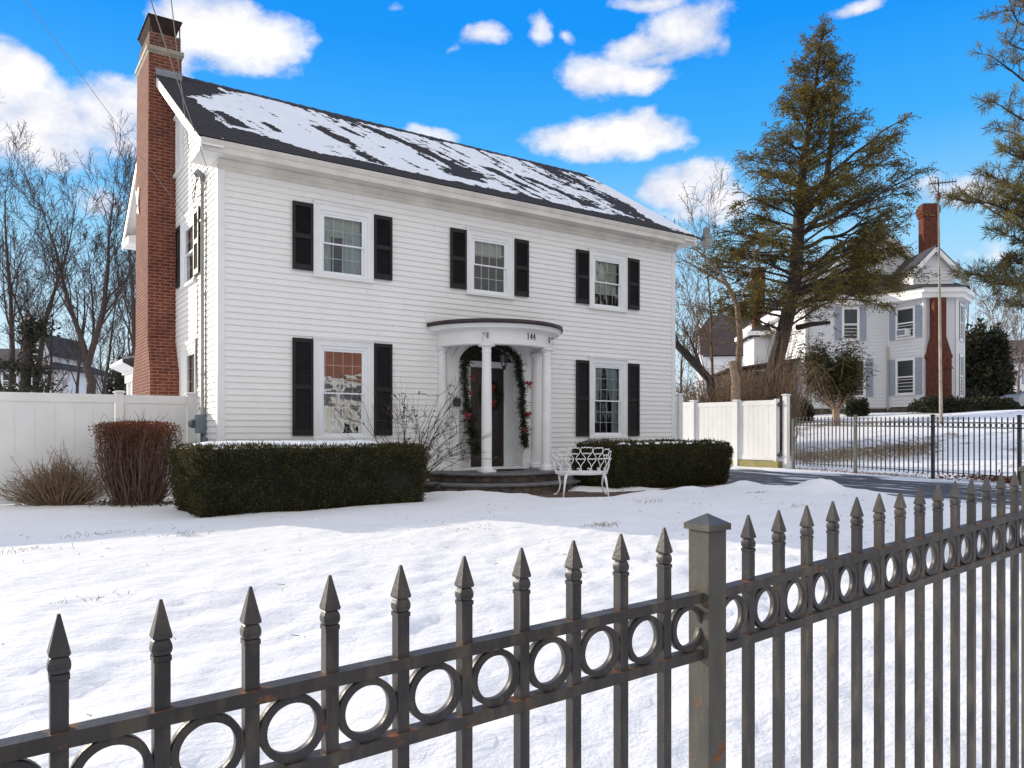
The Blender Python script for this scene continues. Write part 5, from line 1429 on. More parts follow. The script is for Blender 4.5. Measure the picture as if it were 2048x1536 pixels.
def bare_tree(label, u, v, D, ht, r, seed, lean=(0,0), spec=None, mat='bark', fork=None, group='bare trees behind the left fence', twigs='twigs'):
    b = at(u, v, D); b = (b[0], b[1], min(g(b[0],b[1]), b[2])-.1)
    rs = np.random.RandomState(seed); sp = dict(BARE); sp.update(spec or {})
    t = thing('bare_tree', label, 'tree', b, 0, group)
    mb = MB(); out = []
    if fork:                              # trunk to a fork, then two or three leaders
        fz, limbs = fork; k = np.linspace(0,1,7)[:,None]
        P = np.array(b)+np.array([lean[0]*fz,lean[1]*fz,fz])*k+np.r_[[[0,0,0]],rs.normal(size=(6,3))*.04]
        mb.tube(P, np.linspace(r*1.25,r*.85,7), 9, cap=False)
        tr = mb.build('trunk', M[mat], t); mb = MB()
        for (az, an, L, rr) in limbs:
            d = np.array([math.sin(R(an))*(.8245*math.cos(R(az))+.5659*math.sin(R(az))), math.sin(R(an))*(-.5659*math.cos(R(az))+.8245*math.sin(R(az))), math.cos(R(an))])
            grow(mb, P[-1]-d*.05, d, L, r*rr, 0, rs, out, {**sp,'from':[0,.15,.25,.2]})
    else:
        t0 = MB(); tb = MB()
        d = np.array([lean[0],lean[1],1.]);
        # trunk separately: reuse grow with the first level only
        sp1 = dict(sp); nseg = sp['seg'][0]; P = [np.array(b)]; Dd = d/np.linalg.norm(d); dirs = [Dd]
        for i in range(nseg):
            Dd = Dd+rs.normal(size=3)*sp['wig'][0]; Dd[2] += sp['up'][0]; Dd /= np.linalg.norm(Dd); P.append(P[-1]+Dd*ht/nseg); dirs.append(Dd)
        P = np.array(P); rr = r*(1-np.linspace(0,1,nseg+1)*sp['tap'][0]); rr[0] *= 1.25; t0.tube(P, rr, sp['sides'][0], cap=False); t0.build('trunk', M[mat], t)
        n = sp['n'][1]; f0 = sp['from'][1]
        for k in range(n):
            f = f0+(1-f0)*((k+rs.rand())/n); i = min(int(f*nseg),nseg-1); q = P[i]+(P[i+1]-P[i])*(f*nseg-i)
            D0 = dirs[i+1]; a = rs.normal(size=3); a -= D0*a.dot(D0); a /= np.linalg.norm(a); an = R(sp['ang'][1]*(.75+.5*rs.rand()))
            grow(mb, q, D0*math.cos(an)+a*math.sin(an), ht*sp['len'][1]*(1.05-.5*f)*(.7+.6*rs.rand()), rr[i]*sp['rad'][1], 1, rs, out, sp)
    mb.build('branches', M[mat], t)
    return t
bare_tree('bare tree at the photo left edge, its trunk splitting low into two stems', 22, 790, 33, 10, .18, 21, (-.01,0), None, 'bark', (1.6,[(180,9,10.5,.75),(10,5,10.8,.8)]))
bare_tree('bare tree with a sinuous trunk just right of the ivy covered trunk', 66, 790, 34, 10.6, .16, 22, (.02,0), None, 'bark', (3.3,[(0,7,8.2,.8),(150,16,6.5,.6)]))
bare_tree('slim bare tree crossing the sinuous trunk left of centre of the grove', 84, 790, 32.5, 7, .12, 23, (-.03,0), dict(n=[1,8,7,6]), 'bark')
bare_tree('thin bare tree between the sinuous trunk and the thick forked one', 152, 790, 37, 8.5, .11, 24, (-.04,0), dict(n=[1,10,8,6]), 'bark')
bare_tree('thick bare tree forking in a wide Y midway to the chimney', 182, 790, 31, 10.5, .185, 25, (-.02,0), None, 'bark', (3.9,[(175,14,6.9,.68),(5,10,7.4,.75),(90,18,5.,.4)]))
bare_tree('thin straight bare tree close behind the forked one', 199, 790, 35, 9, .10, 26, (0,0), dict(n=[1,10,8,6]), 'bark')
bare_tree('bare tree nearest the chimney with dense upright branches', 246, 790, 34, 11.2, .15, 27, (.0,0), dict(n=[1,15,9,7]), 'bark')
bare_tree('bare tree half hidden behind the brick chimney', 283, 780, 30, 10.2, .16, 28, (-.02,0), dict(n=[1,14,9,7]), 'bark')
bare_tree('small multi twig tree low behind the left fence', 225, 790, 40, 6.5, .10, 29, (.03,0), dict(n=[1,14,9,7],**{'from':[0,.12,.2,.2]}), 'bark')
bare_tree('small bushy bare tree by the corner of the far left house', 120, 790, 42, 4.6, .08, 30, (.08,0), dict(n=[1,14,9,7],**{'from':[0,.08,.2,.2]}), 'vine')
def ivy_tree():
    b = at(43,790,31); b = (b[0],b[1],0.)
    t = thing('ivy_clad_tree', 'stout trunk clad in dark ivy clumps at the left', 'tree', b); rs = np.random.RandomState(31)
    k = np.linspace(0,1,8)[:,None]; P = np.array(b)+np.array([.25,.0,5.9])*k
    mb = MB().tube(P, np.linspace(.26,.15,8), 9, cap=False); out = []
    for (z,az,L) in ((5.3,30,1.6),(4.6,160,1.2),(3.9,20,1.6),(3.6,185,1.8),(2.9,170,1.5),(2.8,0,1.4),(5.8,120,1.3)):
        d = np.array([.8245*math.cos(R(az))+.2*math.sin(R(az)),-.5659*math.cos(R(az))+.4*math.sin(R(az)),.25]); grow(mb, np.array(b)+np.array([.25*z/5.9,0,z]), d, L, .05, 1, rs, out, BARE)
    mb.build('trunk', M['barkd'], t)
    lf = MB(); C = []
    for (z,ox,rx_,rz_,n) in ((5.35,.35,.62,.36,620),(5.0,.1,.4,.4,260),(3.6,.25,.75,.24,420),(3.85,-.65,.55,.20,260),(2.95,.5,.7,.3,330),(2.75,-.6,.6,.2,200),(1.85,-.1,.6,.18,160),(4.3,.1,.22,.5,200)):
        q = rs.normal(size=(n,3))*np.array([rx_*.5,rx_*.5,rz_*.55]); C.append(np.array(b)+np.array([.25*z/5.9+.8245*ox,-.5659*ox,z])+q)
    C = np.concatenate(C); d = rs.normal(size=C.shape); quads(lf, C, d, .15, .085, rs); lf.build('ivy', M['ivy'], t)
ivy_tree()

def debris():
    rs = np.random.RandomState(77); tw = MB(); gr = MB()
    def zs(x, y): return g(x, y)+.022
    for i in range(230):
        x = rs.uniform(-5.5,9.5); y = rs.uniform(-9.5,-2.6)
        if x < 3 and y > -2.7: continue
        z = zs(x,y)+rs.uniform(.0,.02); a = rs.uniform(0,6.28); L = rs.uniform(.012,.06)
        tw.tube([(x,y,z-.006),(x+L*math.cos(a),y+L*math.sin(a),z+rs.uniform(-.004,.012))],[.0026,.0016],4)
    for (cx,cy,n_,r_) in ((3.05,-6.15,60,.13),(-2.2,-3.4,36,.25),(-2.9,-4.3,30,.2),(-1.3,-3.9,24,.2),(5.4,-4.6,26,.2),(7.9,-4.7,30,.15),(1.6,-5.5,16,.2),(6.7,-6.3,20,.2),(-2.6,-7.0,14,.15)):
        for _ in range(n_):
            x = cx+rs.normal()*r_; y = cy+rs.normal()*r_*.5; z = zs(x,y)-.01; a = rs.uniform(0,6.28)
            gr.tube([(x,y,z),(x+.012*math.cos(a),y+.012*math.sin(a),z+.03),(x+.04*math.cos(a),y+.04*math.sin(a),z+rs.uniform(.03,.05))],[.0028,.0025,.0012],3)
    tag(tw.build('lawn_twigs', M['twig']), 'scattered twigs and seed scraps lying on the lawn snow', 'twigs', kind='stuff')
    tag(gr.build('grass_tips', M['straw']), 'dry grass tips poking through the lawn snow in small tufts', 'grass', kind='stuff')
debris()
def spray(lf, c, d, ln, rs, n=7, wd=.05, droop=.25):
    """flat sprays of evergreen needles: c (m,3) roots, d (m,3) directions"""
    m = len(c); d = d/np.linalg.norm(d,axis=1)[:,None]
    up = np.array([0,0,1.])+.35*rs.normal(size=(m,3)); s = np.cross(d,up); s /= np.linalg.norm(s,axis=1)[:,None]
    for k in range(n):
        f = (k+.4)/n; sg = 1 if k%2 else -1
        q = c+d*ln*f; q = q+np.array([0,0,-1])*droop*ln*f*f
        dd = d*.75+s*sg*(.9-.3*f)+np.array([0,0,-1])*droop*(.3+.5*rs.rand(m,1))+.2*rs.normal(size=(m,3))
        quads(lf, q, dd, ln*(.55-.25*f), wd, rs, np.tile(np.array([[0,0,1.]]),(m,1))+.5*rs.normal(size=(m,3)))
def cam_off(p, D0):                        # camera-right offset of a world point, at depth D0
    dx, dy = p[0]-CAM[0], p[1]-CAM[1]; return fy*dx-fx*dy
def hemlock():
    rs = np.random.RandomState(41); D = 27.0
    b = at(1535,815,D); base = np.array([b[0],b[1],g(b[0],b[1])-.2])
    t = thing('hemlock_tree', 'tall ragged hemlock with a leaning trunk behind the sunlit white fence', 'tree', tuple(base))
    path = np.array([base]+[at(u,v,D) for (u,v) in ((1548,740),(1566,670),(1580,610),(1592,540),(1596,470),(1600,400),(1610,300),(1626,200),(1638,120),(1646,62))])
    rad = np.array([.33,.27,.25,.24,.23,.21,.17,.12,.08,.045,.015])
    tr = MB().tube(path, rad, 10, cap=False)
    tr.tube([path[5]*.5+path[6]*.5,at(1648,390,D+.3),at(1662,290,D+.4),at(1668,190,D+.5),at(1664,120,D+.5)],[.13,.12,.09,.05,.02],7,cap=False)   # second leader
    tr.tube([at(1595,655,D),at(1625,648,D-.6),at(1660,645,D-1.0)],[.11,.085,.06],7,cap=True)                # broken stub
    tr.build('trunk', M['bark'], t)
    zt = path[-1][2]; br = MB(); lf = MB()
    rgt = np.array([.8245,-.5659,0]); fwd = np.array([.5659,.8245,0])
    ztab = [at(0,v,D)[2] for v in (62,130,200,300,400,500,580,640,700)]; ztab_r = ztab[::-1]
    Rr = [.1,.9,1.5,2.5,3.6,4.5,4.5,3.6,1.4][::-1]; Ll = [.1,.75,1.2,1.8,2.4,3.1,3.4,3.2,1.6][::-1]
    C = []; Dv = []
    def limb(p, az, L, up, r, fol=1.):
        d = rgt*math.cos(az)+fwd*math.sin(az)+np.array([0,0,up]); d /= np.linalg.norm(d); n = 8
        P = [p]; 
        for i in range(n):
            d = d+rs.normal(size=3)*.07; d[2] += (.02 if up > .5 else -.012); d /= np.linalg.norm(d); P.append(P[-1]+d*L/n)
        P = np.array(P); br.tube(P, np.linspace(r,.008,n+1), 4, cap=False)
        for k in range(int(3+L*6.0)):
            f = rs.uniform(.25,1); i = min(int(f*n),n-1); q = P[i]+(P[i+1]-P[i])*(f*n-i); dd = (P[i+1]-P[i]); dd /= np.linalg.norm(dd)
            s = np.cross(dd,[0,0,1]); sg = rs.choice([-1,1]); e = dd*.7+s*sg*rs.uniform(.3,1)+rs.normal(size=3)*.2; e /= np.linalg.norm(e)
            l2 = L*.30*(1.15-f)+.22; q2 = q+e*l2; q2[2] -= .06*l2; br.tube([q,(q+q2)/2+rs.normal(size=3)*.03,q2],[.012,.009,.005],3,cap=False)
            m = int((2+l2*8)*fol)
            if rs.rand() < .27: continue
            tt = rs.rand(m,1)**.8; C.append(q+(q2-q)*tt+rs.normal(size=(m,3))*.05); Dv.append(e+rs.normal(size=(m,3))*.55)
    N_ = 150
    for k in range(N_):
        f = (k+rs.rand())/N_; z = ztab_r[0]+(zt-ztab_r[0])*(.02+.97*f**.85)
        if z < ztab_r[1] and rs.rand() < .3: continue
        j = int(np.clip(np.searchsorted(path[:,2], z)-1,0,len(path)-2)); w = (z-path[j,2])/(path[j+1,2]-path[j,2]); p = path[j]+(path[j+1]-path[j])*w
        az = rs.uniform(0,2*math.pi); c = math.cos(az)
        Rm = np.interp(z,ztab_r,Rr) if c > 0 else np.interp(z,ztab_r,Ll)
        dep = min(np.interp(z,ztab_r,Rr),np.interp(z,ztab_r,Ll))
        L = math.hypot(Rm*c, dep*math.sin(az))*(.62+.48*rs.rand()); fr = (z-ztab_r[0])/(zt-ztab_r[0])
        limb(p, az, max(.25,L), .15+.75*fr*rs.rand()+(.25 if c > 0 else .05), .03+.02*(1-fr))
    for (u0,v0,u1,v1,r) in ((1598,555,1700,470,.11),(1600,470,1790,370,.10),(1597,500,1745,440,.09),(1601,400,1765,262,.09),(1595,590,1690,560,.07),(1592,610,1760,570,.06)):
        p0 = np.array(at(u0,v0,D)); p1 = np.array(at(u1,v1,D-rs.uniform(-.8,1.4))); k = np.linspace(0,1,7)[:,None]
        P = p0+(p1-p0)*k+rs.normal(size=(7,3))*.06*np.sin(k*math.pi); br.tube(P, np.linspace(r,.03,7),6,cap=False)
        for q in (.35,.5,.62,.74,.85,.95,1.0): limb(P[min(6,int(q*6))], rs.uniform(-.9,.9), 1.7*(1.25-q)+.75, rs.uniform(.0,.55), .03)
    # left outer mass hanging over the broken stub
    for (u,v) in ((1495,400),(1470,520),(1450,545),(1440,560),(1500,470),(1520,560),(1475,590),(1490,630),(1510,330),(1530,610)):
        p = np.array(at(u,v,D+rs.uniform(-.6,.6))); limb(p+rgt*.5, math.pi+rs.uniform(-.6,.6), 1.2, rs.uniform(-.1,.3), .025)
    C = np.concatenate(C); Dv = np.concatenate(Dv)
    print('hemlock sprays', len(C))
    spray(lf, C, Dv, .30, rs, 6, .042, .35)
    br.build('branches', M['bark'], t); lf.build('crown', M['hemlock'], t)
hemlock()
def small_evergreen():
    rs = np.random.RandomState(43); D = 32.5
    b = np.array(at(1672,830,D)); b[2] = g(b[0],b[1])-.1
    t = thing('small_evergreen', 'small bushy evergreen with several bare stems before the neighbouring house wall', 'tree', tuple(b))
    mb = MB(); rgt = np.array([.8245,-.5659,0]); fwd = np.array([.5659,.8245,0]); C = []; Dv = []
    mb.tube([b,b+np.array([0,0,.5]),b+np.array([0,0,.75])],[.17,.15,.16],8,cap=False)
    for k in range(22):
        a = rs.uniform(0,2*math.pi); s_ = rs.uniform(.3,1); top = b+rgt*math.cos(a)*s_*1.45+fwd*math.sin(a)*s_+np.array([0,0,rs.uniform(2.2,4.5-1.2*s_)])
        k_ = np.linspace(0,1,6)[:,None]; P = b+np.array([0,0,.55])+(top-b-np.array([0,0,.55]))*k_+rgt*math.cos(a)*.25*np.sin(k_*math.pi)
        mb.tube(P,np.linspace(.045,.012,6),5,cap=False)
        for j in range(60):
            f = rs.uniform(.38,1.05); q = P[0]+(P[-1]-P[0])*f+rs.normal(size=3)*.22
            e = rs.normal(size=3); e[2] = abs(e[2])*.3-.1; m = 4
            C.append(q+rs.normal(size=(m,3))*.10); Dv.append(e+rs.normal(size=(m,3))*.5+rgt*(q-b).dot(rgt)*.5)
    C = np.concatenate(C); Dv = np.concatenate(Dv); lf = MB(); spray(lf,C,Dv,.26,rs,5,.045,.25)
    mb.build('trunk', M['barkl'], t); lf.build('crown', M['bushy'], t)
small_evergreen()
def pine():
    rs = np.random.RandomState(44); D = 15.5
    b = np.array(at(2215,900,D)); b[2] = g(b[0],b[1])-.2
    t = thing('pine_tree', 'white pine reaching long needled boughs in from the right edge', 'tree', tuple(b))
    tr = MB().tube([b,b+np.array([.1,0,4]),b+np.array([.1,.1,8]),b+np.array([0,.2,11.5])],[.24,.2,.14,.05],10,cap=False); tr.build('trunk', M['bark'], t)
    br = MB(); C = []; Dv = []
    def tuft(p, d, n=1):
        C.append(p); Dv.append(d)
    B = [((2215,640),(2060,565),(1948,548),2.2,1.0),((2215,600),(2080,590),(1960,555),2,1.),((2215,560),(2070,470),(1925,385),2.4,1.),((2215,520),(2060,420),(1905,398),2.2,1.),((2215,500),(2080,380),(1985,355),2,1.),
         ((2215,470),(2090,330),(2010,300),2,1.),((2215,430),(2070,250),(1985,200),1.8,.42),((2215,360),(2080,160),(1975,110),1.6,.38),((2215,300),(2090,110),(2010,85),1.6,.45),((2215,240),(2090,70),(1992,18),1.5,.5),((2215,420),(2110,290),(1998,262),1.8,.45),
         ((2215,600),(2100,500),(2010,470),2,1.2),((2215,680),(2090,610),(2010,600),2,.8),((2215,540),(2120,440),(2030,400),2,1.2),((2215,640),(2110,540),(2025,520),2,1.2),((2215,200),(2100,40),(2030,-10),1.5,.6)]
    for (a,m_,e,L,den) in B:
        off = rs.uniform(-1.6,1.2); P0 = np.array(at(*a,D)); P1 = np.array(at(*m_,D+off*.5)); P2 = np.array(at(*e,D+off)); k = np.linspace(0,1,10)[:,None]
        P = P0*(1-k)**2+2*P1*k*(1-k)+P2*k*k; P += rs.normal(size=P.shape)*.03; br.tube(P,np.linspace(.05,.008,10),5,cap=False)
        for i in range(int(33*den)):
            f = rs.uniform(.30,1.0); j = min(int(f*9),8); q = P[j]+(P[j+1]-P[j])*(f*9-j); dd = P[j+1]-P[j]; dd /= np.linalg.norm(dd)
            s = rs.normal(size=3); s[2] = abs(s[2])*.35+.12; e2 = dd*.8+s*.75; e2 /= np.linalg.norm(e2); l2 = rs.uniform(.15,.62)*(1.25-f*.6)
            q2 = q+e2*l2+np.array([0,0,.06*l2]); br.tube([q,q2],[.009,.005],3,cap=False); tuft(q2,e2)
            for _ in range(2):
                g_ = rs.uniform(.4,.95); e3 = e2+rs.normal(size=3)*.6; e3 /= np.linalg.norm(e3); q3 = q+(q2-q)*g_; q4 = q3+e3*.14; br.tube([q3,q4],[.006,.004],3,cap=False); tuft(q4,e3)
        for _ in range(3): tuft(P[-1]+rs.normal(size=3)*.03, (P[-1]-P[-2])/np.linalg.norm(P[-1]-P[-2]))
    C = np.array(C); Dv = np.array(Dv); lf = MB(); print('pine tufts', len(C))
    for k in range(15):
        d = Dv*.75+rs.normal(size=C.shape)*.62; d[:,2] -= .05
        quads(lf, C-Dv*.05*rs.rand(len(C),1), d, .17, .0125, rs)
    br.build('branches', M['bark'], t); lf.build('crown', M['pine'], t)
pine()

# ---- broken trunk, leaning limb and brambles beyond the drive
def tangle():
    rs = np.random.RandomState(45); D = 25.5
    b = np.array(at(1468,815,D)); b[2] = g(b[0],b[1])-.1
    t = thing('broken_tree', 'broken pale stub and crooked leafless stem left of the hemlock', 'tree', tuple(b))
    tr = MB().tube([b,at(1472,760,D),at(1464,722,D)],[.17,.145,.12],9); 
    tr.build('stump', M['barkl'], t); tr = MB(); tr.tube([at(1476,740,D+.2),at(1480,670,D+.2),at(1474,610,D+.3),at(1455,570,D+.3),at(1440,545,D+.4)],[.11,.10,.085,.065,.045],7)
    tr.build('trunk', M['vine'], t)
    mb = MB(); out = []
    for (p,d,L,r) in ((at(1455,570,D),(-.75,.5,.55),2.4,.05),(at(1440,545,D),(-.7,.5,.8),2.3,.045),(at(1478,640,D),(-.7,.45,.3),2.0,.04),(at(1480,600,D),(.3,-.3,.9),1.8,.04),(at(1474,690,D),(-.8,.5,.15),1.8,.035)):
        grow(mb, np.array(p), np.array(d,float), L, r, 0, rs, out, dict(BARE,n=[1,9,6],seg=[7,5,3],sides=[5,4,3],**{'from':[0,.2,.2]},up=[.02,.02,.02]))
    mb.build('branches', M['vine'], t)
    b = np.array(at(1440,800,D+1)); b[2] = g(b[0],b[1])-.1
    t = thing('leaning_tree', 'dark bare tree leaning steeply left above the white fence', 'tree', tuple(b))
    P = [tuple(b),at(1420,760,D+1),at(1385,722,D+1),at(1345,680,D+1),at(1300,640,D+1.2)]
    MB().tube(P,[.17,.15,.14,.12,.08],8).build('trunk', M['barkd'], t)
    mb = MB(); out = []
    for i in range(9):
        q = np.array(P[1+i%3])+(np.array(P[2+i%3])-np.array(P[1+i%3]))*rs.rand(); d = np.array([-.5*.82+rs.normal()*.5,.4+rs.normal()*.3,.9]); grow(mb,q,d,rs.uniform(1.3,2.6),.045,0,rs,out,dict(BARE,n=[1,9,6],seg=[7,5,3],sides=[5,4,3],**{'from':[0,.2,.2]},up=[.02,.02,.02]))
    mb.build('branches', M['barkd'], t)
    # bramble thicket
    th = MB()
    for i in range(1700):
        u = rs.uniform(1345,1585); z = rs.uniform(0,1)
        p = np.array(at(u,805,D+rs.uniform(.5,4.0))); p[2] = g(p[0],p[1]); L = rs.uniform(1.0,3.1)*(1.1-.25*abs(u-1500)/150); a = rs.uniform(0,2*math.pi)
        dirx = np.array([math.cos(a),math.sin(a),0])*rs.uniform(.15,.75)*L; k = np.linspace(0,1,6)[:,None]
        P = p+dirx*k+np.array([0,0,1.])*L*np.sin(k*math.pi*rs.uniform(.45,.8))+rs.normal(size=(6,3))*.05; th.tube(P,np.linspace(.011,.005,6),3,cap=False)
    for i in range(65):                  # creepers climbing the hemlock foot
        u0 = 1535+rs.normal()*9; v1 = rs.uniform(590,780); p = np.array(at(u0+rs.normal()*10,810,26.6)); p[2] = g(p[0],p[1]); q = np.array(at(1535+(815-v1)*.24+rs.normal()*20,v1,26.5+rs.normal()*.25)); k = np.linspace(0,1,7)[:,None]
        th.tube(p+(q-p)*k+rs.normal(size=(7,3))*.07*np.sin(k*math.pi), np.linspace(.010,.004,7),3,cap=False)
    o = th.build('bramble_thicket', M['vine']); tag(o, 'tangled brown bramble thicket behind the sunlit white fence', 'brambles', kind='stuff')
tangle()
def sapling_right():
    bare_tree('thin pinkish bare tree at the right house corner above the fence stub', 1380, 800, 28, 5.8, .07, 46, (-.12,.05), dict(n=[1,13,8,6],**{'from':[0,.25,.2,.2]}), 'vine', group='bare saplings beyond the driveway')
    bare_tree('bare sapling with fine twigs rising left of the hemlock crown', 1432, 800, 29, 8.6, .08, 47, (.02,.0), dict(n=[1,12,8,5],**{'from':[0,.3,.2,.2]}), 'vine', group='bare saplings beyond the driveway')
sapling_right()
def stalks():
    rs = np.random.RandomState(48); mb = MB()
    for i in range(900):
        if rs.rand() < .55: u = rs.uniform(1585,1850); v = rs.uniform(868,898)
        else: u = rs.uniform(1600,1880); v = rs.uniform(880,915)
        D = 25.5-(v-868)*.06; p = np.array(at(u,v,D)); p[2] = g(p[0],p[1]); L = rs.uniform(.2,.75); a = rs.uniform(0,6.28)
        e = p+np.array([math.cos(a)*L*.8,math.sin(a)*L*.8,L*rs.uniform(.05,.5)]); m = (p+e)/2+np.array([0,0,.12*L]); mb.tube([p,m,e],[.008,.007,.004],3,cap=False)
    tag(mb.build('dry_stalks', M['straw']), 'flattened straw coloured dry stalks in the neighbouring snowy yard', 'dry plants', kind='stuff')
stalks()
# ---------------------------------------------------------------- neighbouring houses
def lbuild(mb, name, mat, par, **k): return mb.build(name, M[mat], par, keep_world=False, **k)
def lap(mb, p, q, z0, z1, ex=.16):
    """clapboards on a vertical wall from p to q (outward normal to the right of p->q)"""
    p = Vector((*p,0)); q = Vector((*q,0)); d = (q-p).normalized(); n = Vector((d.y,-d.x,0)); z = z0
    while z < z1-.01:
        t = min(z+ex,z1); a, b = p+n*.045, q+n*.045; c, e = q+n*.004, p+n*.004; k_ = ex*.2
        mb.raw([(a.x,a.y,z),(b.x,b.y,z),(c.x,c.y,t+k_),(e.x,e.y,t+k_)],[(0,1,2,3)])
        mb.raw([(e.x,e.y,z+k_*.9),(c.x,c.y,z+k_*.9),(b.x,b.y,z),(a.x,a.y,z)],[(0,1,2,3)]); z += ex
def lwin(par, p, q, s, w, z0, z1, sh=.30, ac=False, frame='trim', shut='greyshut', name='window'):
    """window at distance s along wall p->q with frame, two panes and shutters"""
    p = Vector((*p,0)); q = Vector((*q,0)); d = (q-p).normalized(); n = Vector((d.y,-d.x,0))
    def bx(mb,a0,a1,o0,o1,q0,q1):
        V = [];
        for z in (q0,q1):
            for (a,o) in ((a0,o0),(a1,o0),(a1,o1),(a0,o1)): v = p+d*(s+a)+n*o; V.append((v.x,v.y,z))
        mb.raw(V,[(0,3,2,1),(4,5,6,7),(0,1,5,4),(1,2,6,5),(2,3,7,6),(3,0,4,7)])
    f = MB(); h = w/2
    bx(f,-h-.11,-h,.0,.085,z0-.10,z1+.12); bx(f,h,h+.11,.0,.085,z0-.10,z1+.12); bx(f,-h,h,.0,.085,z1,z1+.12); bx(f,-h,h,.0,.10,z0-.10,z0); zm = (z0+z1)/2; bx(f,-h,h,.02,.07,zm-.03,zm+.03)
    o = lbuild(f,name,frame,par)
    g_ = MB(); bx(g_,-h,h,.034,.04,z0,zm-.031); bx(g_,-h,h,.040,.046,zm+.031,z1); lbuild(g_,'pane','carg',o)
    if sh:
        for sg in (-1,1):
            m = MB(); a = sorted((sg*(h+.13),sg*(h+.13+sh))); bx(m,a[0],a[1],.032,.075,z0-.08,z1+.10); z = z0
            while z < z1: bx(m,a[0]+.05,a[1]-.05,.0755,.084,z,z+.05); z += .09
            lbuild(m,'shutter',shut,par)
    if ac:
        m = MB(); bx(m,-.26,.28,.05,.38,z0+.02,z0+.36); a_ = lbuild(m,'air_conditioner','plaster',o); m = MB(); bx(m,-.21,.23,.381,.386,z0+.07,z0+.31); lbuild(m,'vent','grey',a_)
M['greyshut'] = simple('grey_blue_shutter', (.30,.33,.40), .6, .1, 6)
def neighbour():
    O = (30.2, 9.77, 2.0)
    H = thing('neighbour_house', 'big white neighbouring house with dark roofs and a red chimney climbing its two storey bay', 'house', O, R(-38.9))
    ze = 5.58
    P = [(0,12.5),(0,0),(3.95,0),(4.85,-1.7),(6.3,-1.7),(7.35,-.1),(7.35,12.5)]
    w = MB()
    for i in range(len(P)-1): lap(w, P[i], P[i+1], .36, ze)
    lap(w,(-1.0,9.2),(-1.0,6.6),.36,4.6); lap(w,(-1.0,6.6),(-.02,6.6),.36,4.6)
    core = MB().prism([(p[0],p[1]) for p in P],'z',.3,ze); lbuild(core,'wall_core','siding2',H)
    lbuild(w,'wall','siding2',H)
    fd = MB().prism([(p[0]+(.03 if p[0]<1 else -.03),p[1]+.03) for p in P],'z',-1.0,.355); lbuild(fd,'foundation','fieldstone',H)
    for (x,y) in P[1:6]: lbuild(MB().box(x-.07,x+.07,y-.07,y+.07,.3,ze),'corner_board','trim',H)
    # eaves
    ev = MB(); oh = .42
    Pe = [(-oh,12.9),(-oh,-oh),(3.6,-oh),(4.65,-1.7-oh),(6.5,-1.7-oh),(7.75,-oh),(7.75,12.9)]
    ev.prism(Pe,'z',ze+.02,ze+.24); ev.prism([(a*.985+.03,b+.10) for a,b in Pe],'z',ze-.22,ze+.019); lbuild(ev,'eaves','trim',H)
    rf = MB(); z0 = ze+.245
    rf.raw([(-oh-.05,-oh-.05,z0),(7.8,-oh-.05,z0),(7.8,12.9,z0),(-oh-.05,12.9,z0),(2.4,4.2,z0+2.9),(5.2,4.2,z0+2.9),(5.2,9,z0+2.9),(2.4,9,z0+2.9)],[(0,1,5,4),(1,2,6,5),(2,3,7,6),(3,0,4,7),(4,5,6,7)])
    rf.raw([(3.3,-.0,z0+.02),(4.5,-1.7-oh-.06,z0),(6.65,-1.7-oh-.06,z0),(7.82,-.0,z0+.02),(5.0,1.6,z0+1.25),(6.2,1.6,z0+1.25)],[(0,1,4),(1,2,5,4),(2,3,5)])
    rf.raw([(.5,1.6,z0+.6),(4.0,1.4,z0+3.55),(7.5,1.6,z0+.6),(.5,9,z0+.6),(4.0,9,z0+3.55),(7.5,9,z0+.6)],[(0,1,4,3),(1,2,5,4)])
    rf.raw([(-1.4,9.5,4.85),(-1.4,6.2,4.85),(.3,6.2,4.85),(.3,9.5,4.85),(.2,8,5.9)],[(0,1,4),(1,2,4),(2,3,4),(3,0,4)])
    lbuild(rf,'roof','roofd',H)
    ga = MB(); ga.raw([(.9,1.75,z0+.75),(7.1,1.75,z0+.75),(4.0,1.75,z0+3.3)],[(0,1,2)]); lap(ga,(2.2,1.7),(5.8,1.7),z0+.8,z0+1.7); lbuild(ga,'gable','siding2',H)
    rk = MB()
    for (a,b) in (((.45,.56),(4.0,3.56)),((4.0,3.56),(7.55,.56))): rk.bar((a[0],1.45,z0+a[1]),(b[0],1.45,z0+b[1]),.32,.20,(0,0,1))
    lbuild(rk,'rake_board','trim',H); rk = MB().prism([(-1.5,6.05),(-.02,6.05),(-.02,6.25),(-1.3,6.25),(-1.3,9.5),(-1.5,9.5)],'z',4.69,4.91); lbuild(rk,'cornice','trim',H)
    # boxed gable dormer above the bay
    d = MB(); gx0, gx1, gy = 4.55, 6.30, -1.35; zb, zs, zp = z0-.05, 6.85, 7.72; cxg = (gx0+gx1)/2
    d.raw([(gx0,gy+.02,zb),(gx1,gy+.02,zb),(gx1,gy+.02,zs),(cxg,gy+.02,zp),(gx0,gy+.02,zs),(gx0,3,zb),(gx0,3,zs),(gx1,3,zb),(gx1,3,zs)],[(0,1,2,3,4),(0,4,6,5),(1,7,8,2)])
    lap(d,(gx0,gy),(gx1,gy),zb,zs-.02); lap(d,(gx0,3),(gx0,gy),zb,zs-.02)
    lbuild(d,'dormer','siding2',H)
    r2 = MB()
    for s in (-1,1): r2.raw([(cxg,gy-.32,zp+.16),(cxg+s*1.12,gy-.32,zs-.14),(cxg+s*1.12,3.2,zs-.14),(cxg,3.2,zp+.16),(cxg,gy-.32,zp+.10),(cxg+s*1.12,gy-.32,zs-.2),(cxg+s*1.12,3.2,zs-.2),(cxg,3.2,zp+.10)],[(0,1,2,3),(4,5,6,7),(0,1,5,4),(1,2,6,5)])
    lbuild(r2,'dormer_roof','roofd',H)
    r3 = MB()
